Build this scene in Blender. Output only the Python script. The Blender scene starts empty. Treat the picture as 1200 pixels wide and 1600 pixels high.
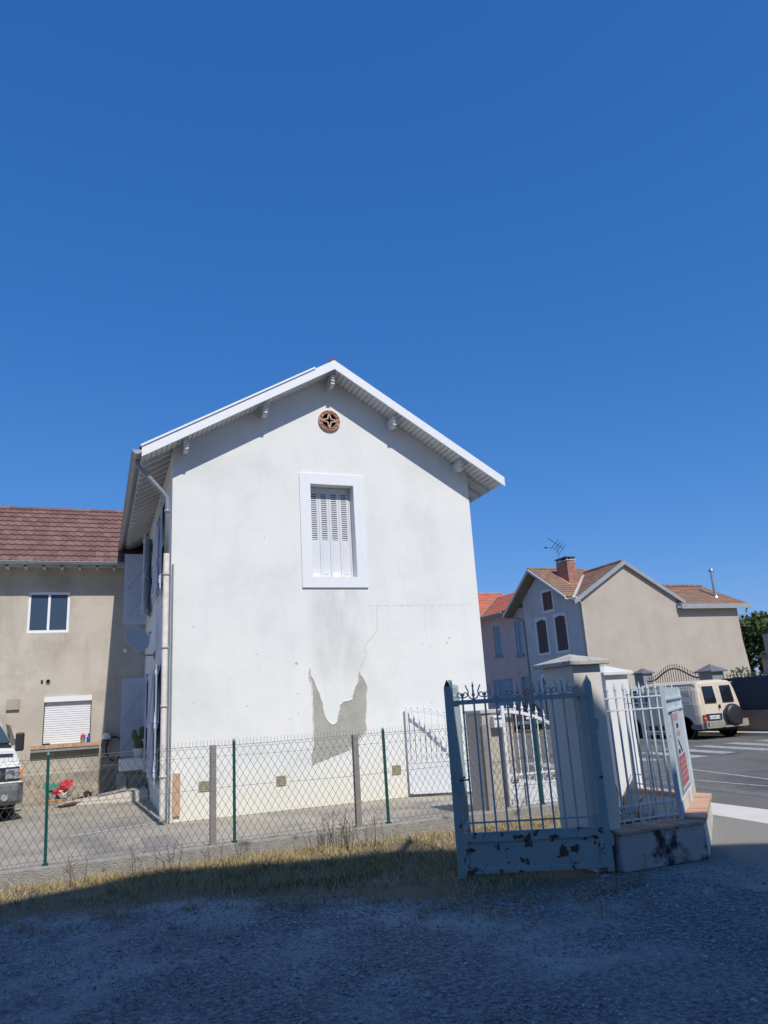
import bpy, math, random
from mathutils import Vector, Matrix
random.seed(7)
S = bpy.context.scene
COL = S.collection
R = math.radians
# ---------------------------------------------------------------- camera
cam_d = bpy.data.cameras.new('camera'); cam = bpy.data.objects.new('camera', cam_d); COL.objects.link(cam)
S.camera = cam
cam_d.sensor_fit = 'VERTICAL'; cam_d.sensor_height = 36.0; cam_d.lens = 36 * 1142.45 / 1600
cam_d.clip_start = 0.05; cam_d.clip_end = 2000
_p, _r, _a = R(14.95), R(-3.539), R(21.82)
_f = Vector((math.sin(_a) * math.cos(_p), math.cos(_a) * math.cos(_p), math.sin(_p)))
_rt = Vector((math.cos(_a), -math.sin(_a), 0)); _up = _rt.cross(_f)
_rt2 = math.cos(_r) * _rt + math.sin(_r) * _up; _up2 = -math.sin(_r) * _rt + math.cos(_r) * _up
_m = Matrix((_rt2, _up2, -_f)).transposed().to_4x4(); _m.translation = Vector((0, 0, 1.65))
cam.matrix_world = _m
S.render.resolution_x = 768; S.render.resolution_y = 1024
# ---------------------------------------------------------------- world, sun, exposure
SUN_EL, SUN_AZ = 48.0, 177.0          # compass style: 180 = straight behind the facade normal
W = bpy.data.worlds.new('World'); S.world = W; W.use_nodes = True
nt = W.node_tree; nt.nodes.clear()
sky = nt.nodes.new('ShaderNodeTexSky'); sky.sky_type = 'NISHITA'; sky.sun_disc = False
sky.sun_elevation = R(SUN_EL); sky.sun_rotation = R(SUN_AZ); sky.altitude = 300
sky.air_density = 1.0; sky.dust_density = 0.35; sky.ozone_density = 2.6
bg = nt.nodes.new('ShaderNodeBackground'); bg.inputs['Strength'].default_value = 0.12
out = nt.nodes.new('ShaderNodeOutputWorld')
sep = nt.nodes.new('ShaderNodeSeparateColor'); cmb = nt.nodes.new('ShaderNodeCombineColor')   # deep clear-summer blue: grade the sky per channel
nt.links.new(sky.outputs[0], sep.inputs[0])
for i, (pw, sc) in enumerate(((1.12, .45), (.71, .53), (.53, .87))):
    m0 = nt.nodes.new('ShaderNodeMath'); m0.operation = 'MULTIPLY'; m0.inputs[1].default_value = .12; nt.links.new(sep.outputs[i], m0.inputs[0])
    m1 = nt.nodes.new('ShaderNodeMath'); m1.operation = 'POWER'; m1.inputs[1].default_value = pw; nt.links.new(m0.outputs[0], m1.inputs[0])
    m2 = nt.nodes.new('ShaderNodeMath'); m2.operation = 'MULTIPLY'; m2.inputs[1].default_value = sc / .12; nt.links.new(m1.outputs[0], m2.inputs[0])
    nt.links.new(m2.outputs[0], cmb.inputs[i])
nt.links.new(cmb.outputs[0], bg.inputs['Color']); nt.links.new(bg.outputs[0], out.inputs['Surface'])
sd = bpy.data.lights.new('sun', 'SUN'); sd.energy = 4.0; sd.angle = R(0.53); sd.color = (1.0, 0.955, 0.89)
sun = bpy.data.objects.new('sun', sd); COL.objects.link(sun)
_sv = Vector((math.sin(R(SUN_AZ)) * math.cos(R(SUN_EL)), math.cos(R(SUN_AZ)) * math.cos(R(SUN_EL)), math.sin(R(SUN_EL))))
sun.rotation_mode = 'QUATERNION'; sun.rotation_quaternion = (_sv).to_track_quat('Z', 'Y'); sun.location = (0, -20, 30)
S.view_settings.view_transform = 'Standard'; S.view_settings.look = 'None'
S.view_settings.gamma = 1.0; S.view_settings.exposure = 0.0
S.view_settings.use_curve_mapping = False
S.render.engine = 'CYCLES'

# ---------------------------------------------------------------- materials
def mat(name, col, col2=None, rough=.8, scale=3., detail=6., lo=.35, hi=.65, bump=0., bscale=60., metal=0.,
        third=None, tscale=.7, tlo=.55, thi=.75, spec=None, stretch=None, vor=False, tile=None, bdist=.01):
    m = bpy.data.materials.new(name); m.use_nodes = True
    t = m.node_tree; b = t.nodes['Principled BSDF']; L = t.links.new
    b.inputs['Roughness'].default_value = rough; b.inputs['Metallic'].default_value = metal
    if spec is not None: b.inputs['Specular IOR Level'].default_value = spec
    tc = t.nodes.new('ShaderNodeTexCoord'); mp = t.nodes.new('ShaderNodeMapping')
    L(tc.outputs['Object'], mp.inputs['Vector'])
    if stretch: mp.inputs['Scale'].default_value = stretch
    c1 = (*col, 1)
    cur = None
    if col2 is not None:
        n = t.nodes.new('ShaderNodeTexNoise'); n.inputs['Scale'].default_value = scale; n.inputs['Detail'].default_value = detail
        n.inputs['Roughness'].default_value = .62
        L(mp.outputs[0], n.inputs['Vector'])
        r = t.nodes.new('ShaderNodeValToRGB'); r.color_ramp.elements[0].position = lo; r.color_ramp.elements[1].position = hi
        r.color_ramp.elements[0].color = c1; r.color_ramp.elements[1].color = (*col2, 1)
        L(n.outputs['Fac'], r.inputs['Fac']); cur = r.outputs['Color']
    if tile is not None:
        a = t.nodes.new('ShaderNodeAttribute'); a.attribute_name = 'rnd'
        r = t.nodes.new('ShaderNodeValToRGB')
        while len(r.color_ramp.elements) < len(tile): r.color_ramp.elements.new(.5)
        for i, c in enumerate(tile):
            r.color_ramp.elements[i].position = i / (len(tile) - 1); r.color_ramp.elements[i].color = (*c, 1)
        L(a.outputs['Fac'], r.inputs['Fac'])
        if cur is None: cur = r.outputs['Color']
        else:
            mx = t.nodes.new('ShaderNodeMix'); mx.data_type = 'RGBA'; mx.inputs['Factor'].default_value = .65
            L(cur, mx.inputs['A']); L(r.outputs['Color'], mx.inputs['B']); cur = mx.outputs['Result']
    if third is not None:
        n = t.nodes.new('ShaderNodeTexNoise'); n.inputs['Scale'].default_value = tscale; n.inputs['Detail'].default_value = 8
        n.inputs['Roughness'].default_value = .6
        o = t.nodes.new('ShaderNodeVectorMath'); o.operation = 'ADD'; o.inputs[1].default_value = (13.1, 7.7, 3.3)
        L(mp.outputs[0], o.inputs[0]); L(o.outputs[0], n.inputs['Vector'])
        r = t.nodes.new('ShaderNodeMapRange'); r.inputs['From Min'].default_value = tlo; r.inputs['From Max'].default_value = thi
        L(n.outputs['Fac'], r.inputs['Value'])
        mx = t.nodes.new('ShaderNodeMix'); mx.data_type = 'RGBA'; mx.inputs['B'].default_value = (*third, 1)
        if cur is None: mx.inputs['A'].default_value = c1
        else: L(cur, mx.inputs['A'])
        L(r.outputs[0], mx.inputs['Factor']); cur = mx.outputs['Result']
    if cur is None: b.inputs['Base Color'].default_value = c1
    else: L(cur, b.inputs['Base Color'])
    if bump:
        if vor:
            n = t.nodes.new('ShaderNodeTexVoronoi'); n.inputs['Scale'].default_value = bscale; o = n.outputs['Distance']
        else:
            n = t.nodes.new('ShaderNodeTexNoise'); n.inputs['Scale'].default_value = bscale; n.inputs['Detail'].default_value = 5; o = n.outputs['Fac']
        L(tc.outputs['Object'], n.inputs['Vector'])
        bp = t.nodes.new('ShaderNodeBump'); bp.inputs['Strength'].default_value = bump; bp.inputs['Distance'].default_value = bdist
        L(o, bp.inputs['Height']); L(bp.outputs[0], b.inputs['Normal'])
    m['b'] = 1
    return m

def wallmat(name, base, tint, dirt, low=None, lowz=.9, bump=.25, strk=.7, stain=None):
    """rendered wall: broad patches, vertical run-off streaks, optional discoloured foot"""
    m = mat(name, base, tint, rough=.88, scale=.9, lo=.38, hi=.62, bump=bump, bscale=35., bdist=.006)
    t = m.node_tree; L = t.links.new; b = t.nodes['Principled BSDF']
    cur = b.inputs['Base Color'].links[0].from_socket
    tc = [n for n in t.nodes if n.type == 'TEX_COORD'][0]
    def noise(sc, st, off):
        mp = t.nodes.new('ShaderNodeMapping'); mp.inputs['Scale'].default_value = st; mp.inputs['Location'].default_value = off
        L(tc.outputs['Object'], mp.inputs['Vector'])
        n = t.nodes.new('ShaderNodeTexNoise'); n.inputs['Scale'].default_value = sc; n.inputs['Detail'].default_value = 9; n.inputs['Roughness'].default_value = .65
        L(mp.outputs[0], n.inputs['Vector']); return n.outputs['Fac']
    for (fac, lo, hi, amt) in ((noise(2.2, (1, 1, .22), (3, 1, 7)), .54, .8, strk), (noise(5., (1, 1, 1), (9, 2, 4)), .60, .80, .7), (noise(.7, (1, 1, 1), (5, 2, 8)), .5, .68, strk)):
        r = t.nodes.new('ShaderNodeMapRange'); r.inputs['From Min'].default_value = lo; r.inputs['From Max'].default_value = hi; r.inputs['To Max'].default_value = amt
        L(fac, r.inputs['Value'])
        mx = t.nodes.new('ShaderNodeMix'); mx.data_type = 'RGBA'; L(cur, mx.inputs['A']); mx.inputs['B'].default_value = (*dirt, 1); L(r.outputs[0], mx.inputs['Factor'])
        cur = mx.outputs['Result']
    if low is not None:
        sp = t.nodes.new('ShaderNodeSeparateXYZ'); L(tc.outputs['Object'], sp.inputs[0])
        ad = t.nodes.new('ShaderNodeMath'); ad.operation = 'MULTIPLY_ADD'; ad.inputs[1].default_value = .9; L(noise(1.6, (1, 1, 1), (1, 1, 1)), ad.inputs[0]); L(sp.outputs['Z'], ad.inputs[2])
        r = t.nodes.new('ShaderNodeMapRange'); r.inputs['From Min'].default_value = lowz + .75; r.inputs['From Max'].default_value = .35; r.inputs['To Max'].default_value = .85
        L(ad.outputs[0], r.inputs['Value'])
        mx = t.nodes.new('ShaderNodeMix'); mx.data_type = 'RGBA'; L(cur, mx.inputs['A']); mx.inputs['B'].default_value = (*low, 1); L(r.outputs[0], mx.inputs['Factor'])
        cur = mx.outputs['Result']
    if stain is not None:      # run-off stain: (x0, x1, z0, z1, colour) in object space, broken up by noise
        x0, x1, z0, z1, col = stain
        sp = t.nodes.new('ShaderNodeSeparateXYZ'); L(tc.outputs['Object'], sp.inputs[0])
        n1 = noise(3., (1, 1, .35), (2, 2, 2)); fac = None
        for (ax, e0, e1) in (('X', x0, x0 + .3), ('X', x1, x1 - .3), ('Z', z0, z0 + .5), ('Z', z1, z1 - .05)):
            r = t.nodes.new('ShaderNodeMapRange'); r.inputs['From Min'].default_value = e0; r.inputs['From Max'].default_value = e1; L(sp.outputs[ax], r.inputs['Value'])
            if fac is None: fac = r.outputs[0]
            else:
                mu = t.nodes.new('ShaderNodeMath'); mu.operation = 'MULTIPLY'; L(fac, mu.inputs[0]); L(r.outputs[0], mu.inputs[1]); fac = mu.outputs[0]
        r = t.nodes.new('ShaderNodeMapRange'); r.inputs['From Min'].default_value = .32; r.inputs['From Max'].default_value = .62; L(n1, r.inputs['Value'])
        mu = t.nodes.new('ShaderNodeMath'); mu.operation = 'MULTIPLY'; L(fac, mu.inputs[0]); L(r.outputs[0], mu.inputs[1])
        mx = t.nodes.new('ShaderNodeMix'); mx.data_type = 'RGBA'; L(cur, mx.inputs['A']); mx.inputs['B'].default_value = (*col, 1); L(mu.outputs[0], mx.inputs['Factor']); cur = mx.outputs['Result']
    L(cur, b.inputs['Base Color'])
    return m

M = {}
M['white_wall'] = wallmat('white_render', (.735, .745, .705), (.785, .775, .73), (.62, .63, .60), low=(.74, .70, .56), lowz=.55, bump=.6, strk=.5, stain=(-.62, .62, 2.1, 3.97, (.60, .605, .57)))
M['side_wall'] = wallmat('white_side_render_shaded', (.66, .68, .69), (.72, .73, .73), (.55, .56, .56))  # same white as the gable; shade painted in as darker, cooler colour
M['grey_wall'] = wallmat('grey_cement_render', (.47, .415, .34), (.55, .495, .415), (.35, .315, .26), low=(.54, .49, .40), lowz=.3, bump=.6, strk=1.)
M['beige_wall'] = wallmat('beige_cement_render', (.45, .39, .315), (.49, .43, .355), (.385, .335, .27), low=(.52, .47, .395), lowz=2.3, bump=.4, strk=.45)
M['pale_wall'] = wallmat('pale_render', (.50, .50, .48), (.56, .56, .54), (.42, .42, .40))
M['pink_wall'] = wallmat('pink_render', (.52, .39, .37), (.56, .43, .41), (.44, .33, .31))
M['barn_wall'] = wallmat('shade_building_render', (.40, .36, .30), (.44, .40, .34), (.3, .27, .23))
M['pillar'] = wallmat('cream_pillar_paint', (.66, .63, .55), (.70, .67, .60), (.55, .52, .45), bump=.3)
M['pillar2'] = wallmat('white_pillar_paint', (.74, .73, .70), (.78, .77, .74), (.62, .60, .56), bump=.3)
M['patch'] = mat('bare_mortar_patch', (.365, .35, .305), (.42, .405, .355), scale=3, bump=.5, bscale=30, bdist=.02, third=(.33, .31, .27), tscale=3.5, tlo=.52, thi=.7)
M['crack'] = mat('crack_shadow', (.45, .44, .41))
M['white_paint'] = mat('white_gloss_paint', (.80, .80, .80), (.76, .77, .78), rough=.45, scale=8)
M['white_old'] = mat('white_weathered_paint', (.72, .72, .70), (.62, .61, .57), rough=.6, scale=6, third=(.35, .28, .22), tscale=14, tlo=.66, thi=.72)
M['soffit'] = mat('grey_white_soffit', (.66, .67, .67), (.58, .59, .59), rough=.7, scale=5)
M['slat'] = mat('shutter_white', (.70, .71, .72), (.64, .65, .67), rough=.55, scale=9, stretch=(6, 6, .6))
M['shut_blue'] = mat('shutter_pale_paint', (.56, .60, .66), (.50, .54, .61), rough=.6, scale=6)
M['dark'] = mat('dark_recess', (.015, .017, .022), rough=.6)
M['slot'] = mat('slot_shade', (.13, .14, .16))
M['zinc'] = mat('zinc_gutter', (.33, .35, .37), (.26, .28, .30), rough=.45, metal=.35, scale=5)
M['zinc_light'] = mat('bright_zinc_flue', (.6, .62, .64), (.5, .52, .54), rough=.3, metal=.8, scale=5)
M['fascia'] = mat('grey_fascia_board', (.33, .36, .37), (.28, .31, .32), rough=.6, scale=3)
M['pipe_cream'] = mat('cream_plastic_pipe', (.62, .58, .50), (.50, .45, .38), rough=.6, scale=6, third=(.36, .26, .18), tscale=7, tlo=.62, thi=.7)
M['terra_pale'] = mat('pale_terracotta', (.62, .45, .36), (.55, .38, .30), rough=.8, scale=12)
M['terracotta'] = mat('terracotta', (.50, .27, .18), (.60, .38, .28), rough=.8, scale=9, bump=.3)
M['tile_red'] = mat('old_clay_tile', (.17, .088, .072), (.22, .12, .10), rough=.85, scale=6, tile=((.13, .07, .062), (.18, .095, .08), (.22, .115, .09), (.26, .16, .13)), third=(.36, .32, .28), tscale=11, tlo=.68, thi=.74, bump=.3)
M['tile_orange'] = mat('new_clay_tile', (.52, .16, .09), (.56, .19, .11), rough=.8, scale=5, tile=((.46, .14, .08), (.56, .18, .10), (.60, .22, .13)))
M['tile_old'] = mat('mossy_clay_tile', (.26, .13, .085), (.34, .18, .11), rough=.9, scale=2, tile=((.17, .095, .07), (.28, .14, .085), (.38, .21, .13)), third=(.22, .175, .12), tscale=1.6, tlo=.46, thi=.64)
M['brick'] = mat('brick', (.36, .15, .11), (.44, .21, .16), rough=.85, scale=12, tile=((.30, .12, .09), (.42, .18, .13), (.5, .26, .2)))
M['brick_cap'] = mat('brick_coping', (.50, .30, .19), (.58, .38, .25), rough=.85, scale=5, tile=((.40, .24, .17), (.52, .31, .20), (.60, .39, .27)), bump=.3, third=(.3, .24, .19), tscale=6, tlo=.6, thi=.72)
M['mortar'] = mat('mortar_joint', (.5, .46, .40))
M['glass_dark'] = mat('dark_window_glass', (.05, .085, .14), rough=.05, spec=1.)  # blue of the reflected sky painted into the base colour
M['glass_tint'] = mat('tinted_car_glass', (.015, .015, .025), rough=.08, spec=.6)
M['glass_screen'] = mat('windscreen_glass', (.05, .08, .09), rough=.05, spec=1.)
M['pvc'] = mat('white_pvc', (.82, .82, .82), rough=.35)
M['shutter_roll'] = mat('roller_slats', (.78, .78, .78), rough=.5)
M['brown_wood'] = mat('brown_shutter_paint', (.10, .05, .045), (.075, .04, .038), rough=.6, scale=10)
M['teal_wood'] = mat('teal_shutter_paint', (.22, .34, .42), (.18, .29, .37), rough=.6, scale=8)
M['orange_door'] = mat('orange_door_paint', (.50, .14, .05), rough=.5)
M['concrete_low'] = mat('pebbly_concrete', (.27, .25, .22), (.38, .355, .31), scale=11, rough=.95, bump=1., bscale=60, bdist=.02, third=(.12, .115, .10), tscale=5, tlo=.56, thi=.68)
M['concrete_post'] = mat('old_concrete_post', (.22, .20, .18), (.29, .26, .235), scale=14, rough=.9, bump=.5)
M['green_post'] = mat('green_plastic_post', (.008, .075, .062), rough=.45)
M['wire'] = mat('grey_green_wire', (.10, .11, .095), rough=.6, metal=.2)
M['blue_gate'] = mat('faded_blue_paint', (.29, .375, .375), (.33, .41, .405), rough=.62, scale=6, third=(.05, .035, .035), tscale=5.2, tlo=.60, thi=.62, bump=.15, bscale=30)
M['blue_panel'] = mat('rusted_blue_panel', (.30, .385, .385), (.35, .43, .425), rough=.65, scale=5, third=(.085, .05, .042), tscale=7.5, tlo=.57, thi=.60, bump=.3, bscale=24)
M['blue_bar'] = mat('faded_blue_bar_paint', (.31, .39, .40), (.36, .44, .45), rough=.6, scale=9, third=(.12, .08, .07), tscale=17, tlo=.64, thi=.68)
M['rail_paint'] = mat('pale_blue_railing', (.52, .58, .59), (.60, .65, .65), rough=.6, scale=9, third=(.26, .22, .20), tscale=19, tlo=.64, thi=.70)
M['panel_paint'] = mat('flaking_pale_panel', (.45, .52, .52), (.55, .60, .59), rough=.7, scale=5, third=(.28, .27, .23), tscale=9, tlo=.58, thi=.66, stretch=(1, 1, .5))
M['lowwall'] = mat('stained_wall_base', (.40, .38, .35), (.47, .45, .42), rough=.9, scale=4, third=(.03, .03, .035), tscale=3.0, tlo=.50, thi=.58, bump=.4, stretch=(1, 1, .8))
M['lowwall_lit'] = mat('streaky_wall_side_sunlit', (.60, .57, .49), (.68, .65, .57), rough=.9, scale=4, third=(.22, .2, .16), tscale=9, tlo=.56, thi=.62, bump=.4, stretch=(1, 1, .12))  # brighter copy of lowwall: sunlight painted into the base colour, real streaks
M['cap_stone'] = mat('lichen_cap_stone', (.42, .40, .35), (.52, .50, .44), rough=.95, scale=9, third=(.22, .2, .17), tscale=16, tlo=.55, thi=.65, bump=.6)
M['cap_white'] = mat('white_cap_stone', (.62, .62, .58), (.68, .68, .64), rough=.9, scale=7, bump=.3)
M['slate'] = mat('dark_pillar_cap', (.13, .13, .14), (.17, .17, .18), rough=.8, scale=5)
M['slate_body'] = mat('grey_pillar_body', (.24, .24, .24), (.29, .29, .28), rough=.85, scale=4)
M['iron'] = mat('black_iron', (.03, .025, .025), rough=.6)
M['asphalt'] = mat('asphalt_road', (.135, .126, .108), (.17, .158, .136), rough=.92, scale=.8, bump=.5, bscale=90, third=(.085, .082, .078), tscale=.35, tlo=.5, thi=.62)
M['asphalt_pale'] = mat('pale_apron', (.27, .25, .20), (.32, .30, .25), rough=.95, scale=2.5, bump=.5, bscale=90)
M['yard'] = mat('yard_concrete', (.34, .30, .235), (.42, .375, .30), rough=.95, scale=1.3, bump=.35, bscale=45, third=(.23, .21, .18), tscale=.8, tlo=.5, thi=.66)
M['pave'] = mat('pale_pavement', (.62, .57, .50), (.68, .63, .56), rough=.9, scale=3, bump=.2)
M['marking'] = mat('worn_road_paint', (.46, .455, .43), (.20, .19, .17), rough=.8, scale=7, lo=.44, hi=.66)
M['marking_old'] = mat('ghost_road_paint', (.17, .18, .16), (.14, .14, .13), rough=.9, scale=5)
M['earth'] = mat('dry_earth', (.20, .16, .10), (.27, .22, .14), rough=.98, scale=3, bump=.8, bscale=40)
M['gravel'] = mat('grey_gravel', (.115, .115, .115), (.31, .30, .28), rough=.95, scale=22, detail=10, lo=.4, hi=.62, bump=1., bscale=60, vor=True, bdist=.009, third=(.36, .35, .32), tscale=.9, tlo=.47, thi=.62)
def blend_cover(m, earth, apron):
    t = m.node_tree; L = t.links.new; b = t.nodes['Principled BSDF']; cur = b.inputs['Base Color'].links[0].from_socket
    tc = [n for n in t.nodes if n.type == 'TEX_COORD'][0]
    n = t.nodes.new('ShaderNodeTexNoise'); n.inputs['Scale'].default_value = 14; n.inputs['Detail'].default_value = 8; L(tc.outputs['Object'], n.inputs['Vector'])
    for nm, col in (('earth', earth), ('apron', apron)):
        a = t.nodes.new('ShaderNodeAttribute'); a.attribute_name = nm
        ad = t.nodes.new('ShaderNodeMath'); ad.operation = 'MULTIPLY_ADD'; ad.inputs[1].default_value = .9; L(n.outputs['Fac'], ad.inputs[0]); L(a.outputs['Fac'], ad.inputs[2])
        r = t.nodes.new('ShaderNodeMapRange'); r.inputs['From Min'].default_value = .78; r.inputs['From Max'].default_value = 1.15; L(ad.outputs[0], r.inputs['Value'])
        mx = t.nodes.new('ShaderNodeMix'); mx.data_type = 'RGBA'; L(cur, mx.inputs['A']); mx.inputs['B'].default_value = (*col, 1); L(r.outputs[0], mx.inputs['Factor']); cur = mx.outputs['Result']
    L(cur, b.inputs['Base Color'])
blend_cover(M['gravel'], (.17, .135, .085), (.26, .245, .21))
M['stone'] = mat('gravel_stone', (.2, .2, .2), rough=.9, tile=((.17, .17, .17), (.26, .255, .25), (.36, .35, .33), (.55, .53, .50)))
M['grass'] = mat('dry_grass', (.3, .25, .1), rough=.9, tile=((.09, .08, .035), (.33, .24, .10), (.47, .36, .17), (.55, .45, .25)))
M['weed'] = mat('green_weed', (.10, .12, .04), rough=.9, tile=((.05, .07, .025), (.10, .12, .04), (.16, .16, .06)))
M['stalk'] = mat('dry_stalk', (.13, .09, .05), rough=.9)
M['leaf'] = mat('tree_leaf', (.05, .09, .03), rough=.7, tile=((.025, .05, .02), (.05, .095, .03), (.09, .14, .04), (.17, .19, .05)))
M['bark'] = mat('bark', (.13, .10, .07), (.08, .06, .045), rough=.9, scale=12)
M['screen_shade_navy'] = mat('shaded_navy_screen', (.030, .050, .075), (.025, .04, .06), rough=.8, scale=3)  # navy is the shade on the unlit face, painted as base colour
M['shade_brown_wall'] = mat('shaded_street_wall', (.16, .13, .115), (.20, .165, .145), rough=.9, scale=2.5, bump=.4)  # dark grey-brown holds the street wall's shade as painted colour
M['van_cream'] = mat('cream_van_paint', (.64, .55, .42), (.66, .57, .44), rough=.42, scale=2)
M['van_side'] = mat('cream_van_side', (.60, .53, .41), rough=.42)
M['rubber'] = mat('tyre_rubber', (.018, .018, .02), rough=.85)
M['rim'] = mat('steel_rim', (.16, .165, .17), rough=.5, metal=.4)
M['cover'] = mat('spare_wheel_cover', (.028, .03, .035), rough=.45)
M['bumper'] = mat('dull_bumper', (.34, .31, .25), (.26, .235, .19), rough=.6, scale=6)
M['red_lens'] = mat('red_lamp_lens', (.42, .03, .025), rough=.25)
M['orange_lens'] = mat('orange_lamp_lens', (.75, .28, .12), rough=.25)
M['plate'] = mat('number_plate', (.75, .75, .72), rough=.4)
M['plate_blue'] = mat('number_plate_blue', (.03, .08, .40), rough=.4)
M['ink'] = mat('black_ink', (.02, .02, .022), rough=.6)
M['car_dark'] = mat('dark_car_paint', (.022, .025, .032), rough=.25)
M['truck_white'] = mat('white_van_paint', (.74, .76, .70), (.70, .72, .67), rough=.4, scale=2)
M['plastic_grey'] = mat('grey_bumper_plastic', (.13, .135, .14), (.17, .175, .18), rough=.6, scale=5)
M['plastic_black'] = mat('black_plastic', (.02, .022, .026), rough=.5)
M['chrome'] = mat('chrome_reflector', (.75, .76, .78), rough=.15, metal=.9)
M['lamp_glass'] = mat('headlamp_glass', (.35, .37, .38), rough=.1)
M['red_plastic'] = mat('red_plastic', (.55, .03, .05), rough=.45)
M['green_plastic'] = mat('green_plastic', (.06, .34, .22), rough=.5)
M['blue_plastic'] = mat('blue_plastic', (.02, .06, .45), rough=.35)
M['orange_plastic'] = mat('orange_plastic', (.65, .22, .06), rough=.5)
M['board'] = mat('weathered_board', (.20, .16, .12), (.28, .23, .17), rough=.9, scale=8)
M['rubble'] = mat('rubble_heap', (.26, .22, .17), (.36, .31, .24), rough=.95, scale=9, bump=.8, bscale=30)
M['grey_block'] = mat('grey_block', (.24, .25, .25), (.29, .30, .29), rough=.85, scale=5)
M['cactus'] = mat('cactus_green', (.10, .14, .045), rough=.7)
M['sign_white'] = mat('faded_sign_board', (.55, .56, .60), (.48, .50, .53), rough=.6, scale=7)
M['sign_red'] = mat('faded_sign_red', (.42, .13, .13), (.36, .11, .12), rough=.6, scale=14)
M['sign_pink'] = mat('faded_sign_print', (.52, .27, .27), rough=.6)
M['dish'] = mat('dish_grey', (.50, .54, .60), rough=.5)
M['vent'] = mat('vent_grille', (.30, .27, .19), (.42, .38, .26), rough=.8, scale=30)

# ---------------------------------------------------------------- mesh helpers
WM = {}
class MB:
    def __init__(s): s.v = []; s.f = []; s.r = []; s.tr = None; s.seg = []
    def add(s, vs, fs, rnd=None):
        n = len(s.v); s.seg.append((n, len(s.f)))
        s.v += [tuple(v) for v in vs] if s.tr is None else [tuple(s.tr @ Vector(v)) for v in vs]
        for f in fs:
            s.f.append(tuple(n + i for i in f)); s.r.append(random.random() if rnd is None else rnd)
        return s
    def box(s, x0, x1, y0, y1, z0, z1, rnd=None):
        r = random.random() if rnd is None else rnd
        return s.add([(x, y, z) for z in (z0, z1) for y in (y0, y1) for x in (x0, x1)],
              [(0, 2, 3, 1), (4, 5, 7, 6), (0, 1, 5, 4), (2, 6, 7, 3), (0, 4, 6, 2), (1, 3, 7, 5)], r)
    def beam(s, a, b, w, h, up=(0, 0, 1), rnd=None):
        a = Vector(a); b = Vector(b); d = (b - a).normalized(); u = Vector(up)
        sd_ = d.cross(u)
        if sd_.length < 1e-4: sd_ = d.cross(Vector((1, 0, 0)))
        sd_.normalize(); u2 = sd_.cross(d).normalized()
        sd_ = sd_ * w / 2; u2 = u2 * h / 2
        vs = [p + i * sd_ + j * u2 for p in (a, b) for i, j in ((-1, -1), (1, -1), (1, 1), (-1, 1))]
        r = random.random() if rnd is None else rnd
        return s.add(vs, [(0, 1, 2, 3), (7, 6, 5, 4), (0, 4, 5, 1), (1, 5, 6, 2), (2, 6, 7, 3), (3, 7, 4, 0)], r)
    def tube(s, pts, rad, n=6, cap=True):
        pts = [Vector(p) for p in pts]; rings = []
        rs = rad if isinstance(rad, (list, tuple)) else [rad] * len(pts)
        ref = None
        for i, p in enumerate(pts):
            d = (pts[min(i + 1, len(pts) - 1)] - pts[max(i - 1, 0)]).normalized()
            if ref is None:
                ref = Vector((0, 0, 1)) if abs(d.z) < .9 else Vector((1, 0, 0))
            a = d.cross(ref).normalized(); b = a.cross(d).normalized(); ref = b
            rings.append([p + rs[i] * (math.cos(2 * math.pi * k / n) * a + math.sin(2 * math.pi * k / n) * b) for k in range(n)])
        vs = [v for r_ in rings for v in r_]; fs = []
        for i in range(len(rings) - 1):
            for k in range(n):
                fs.append((i * n + k, i * n + (k + 1) % n, (i + 1) * n + (k + 1) % n, (i + 1) * n + k))
        if cap:
            fs.append(tuple(range(n))[::-1]); fs.append(tuple((len(rings) - 1) * n + k for k in range(n)))
        return s.add(vs, fs, random.random())
    def prism(s, poly, vec, rnd=None):
        """poly: 3-D points of a planar outline, pushed along vec"""
        n = len(poly); vec = Vector(vec); vs = [Vector(p) for p in poly] + [Vector(p) + vec for p in poly]
        fs = [tuple(range(n))[::-1], tuple(range(n, 2 * n))] + [(i, (i + 1) % n, n + (i + 1) % n, n + i) for i in range(n)]
        return s.add(vs, fs, random.random() if rnd is None else rnd)
    def lathe(s, prof, c, axis='Z', n=16):
        """prof: (radius, height) pairs round an axis through c"""
        vs = []
        for (r_, h) in prof:
            for k in range(n):
                a = 2 * math.pi * k / n; x, y = r_ * math.cos(a), r_ * math.sin(a)
                p = {'Z': (x, y, h), 'X': (h, x, y), 'Y': (x, h, y)}[axis]
                vs.append((c[0] + p[0], c[1] + p[1], c[2] + p[2]))
        fs = [(i * n + k, i * n + (k + 1) % n, (i + 1) * n + (k + 1) % n, (i + 1) * n + k) for i in range(len(prof) - 1) for k in range(n)]
        if prof[0][0] > 1e-5: fs.append(tuple(range(n))[::-1])
        if prof[-1][0] > 1e-5: fs.append(tuple((len(prof) - 1) * n + k for k in range(n)))
        return s.add(vs, fs, random.random())
    def loft(s, rings, cap=True):
        n = len(rings[0]); vs = [v for r_ in rings for v in r_]
        fs = [(i * n + k, i * n + (k + 1) % n, (i + 1) * n + (k + 1) % n, (i + 1) * n + k) for i in range(len(rings) - 1) for k in range(n)]
        if cap: fs.append(tuple(range(n))[::-1]); fs.append(tuple((len(rings) - 1) * n + k for k in range(n)))
        return s.add(vs, fs)
    def each(s, name, m, parent, **kw):
        """one object per added piece"""
        out = []; sg = s.seg + [(len(s.v), len(s.f))]
        for (v0, f0), (v1, f1) in zip(sg[:-1], sg[1:]):
            q = MB(); q.v = s.v[v0:v1]; q.f = [tuple(i - v0 for i in f) for f in s.f[f0:f1]]; q.r = s.r[f0:f1]; out.append(q.build(name, m, parent, **kw))
        return out
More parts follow.
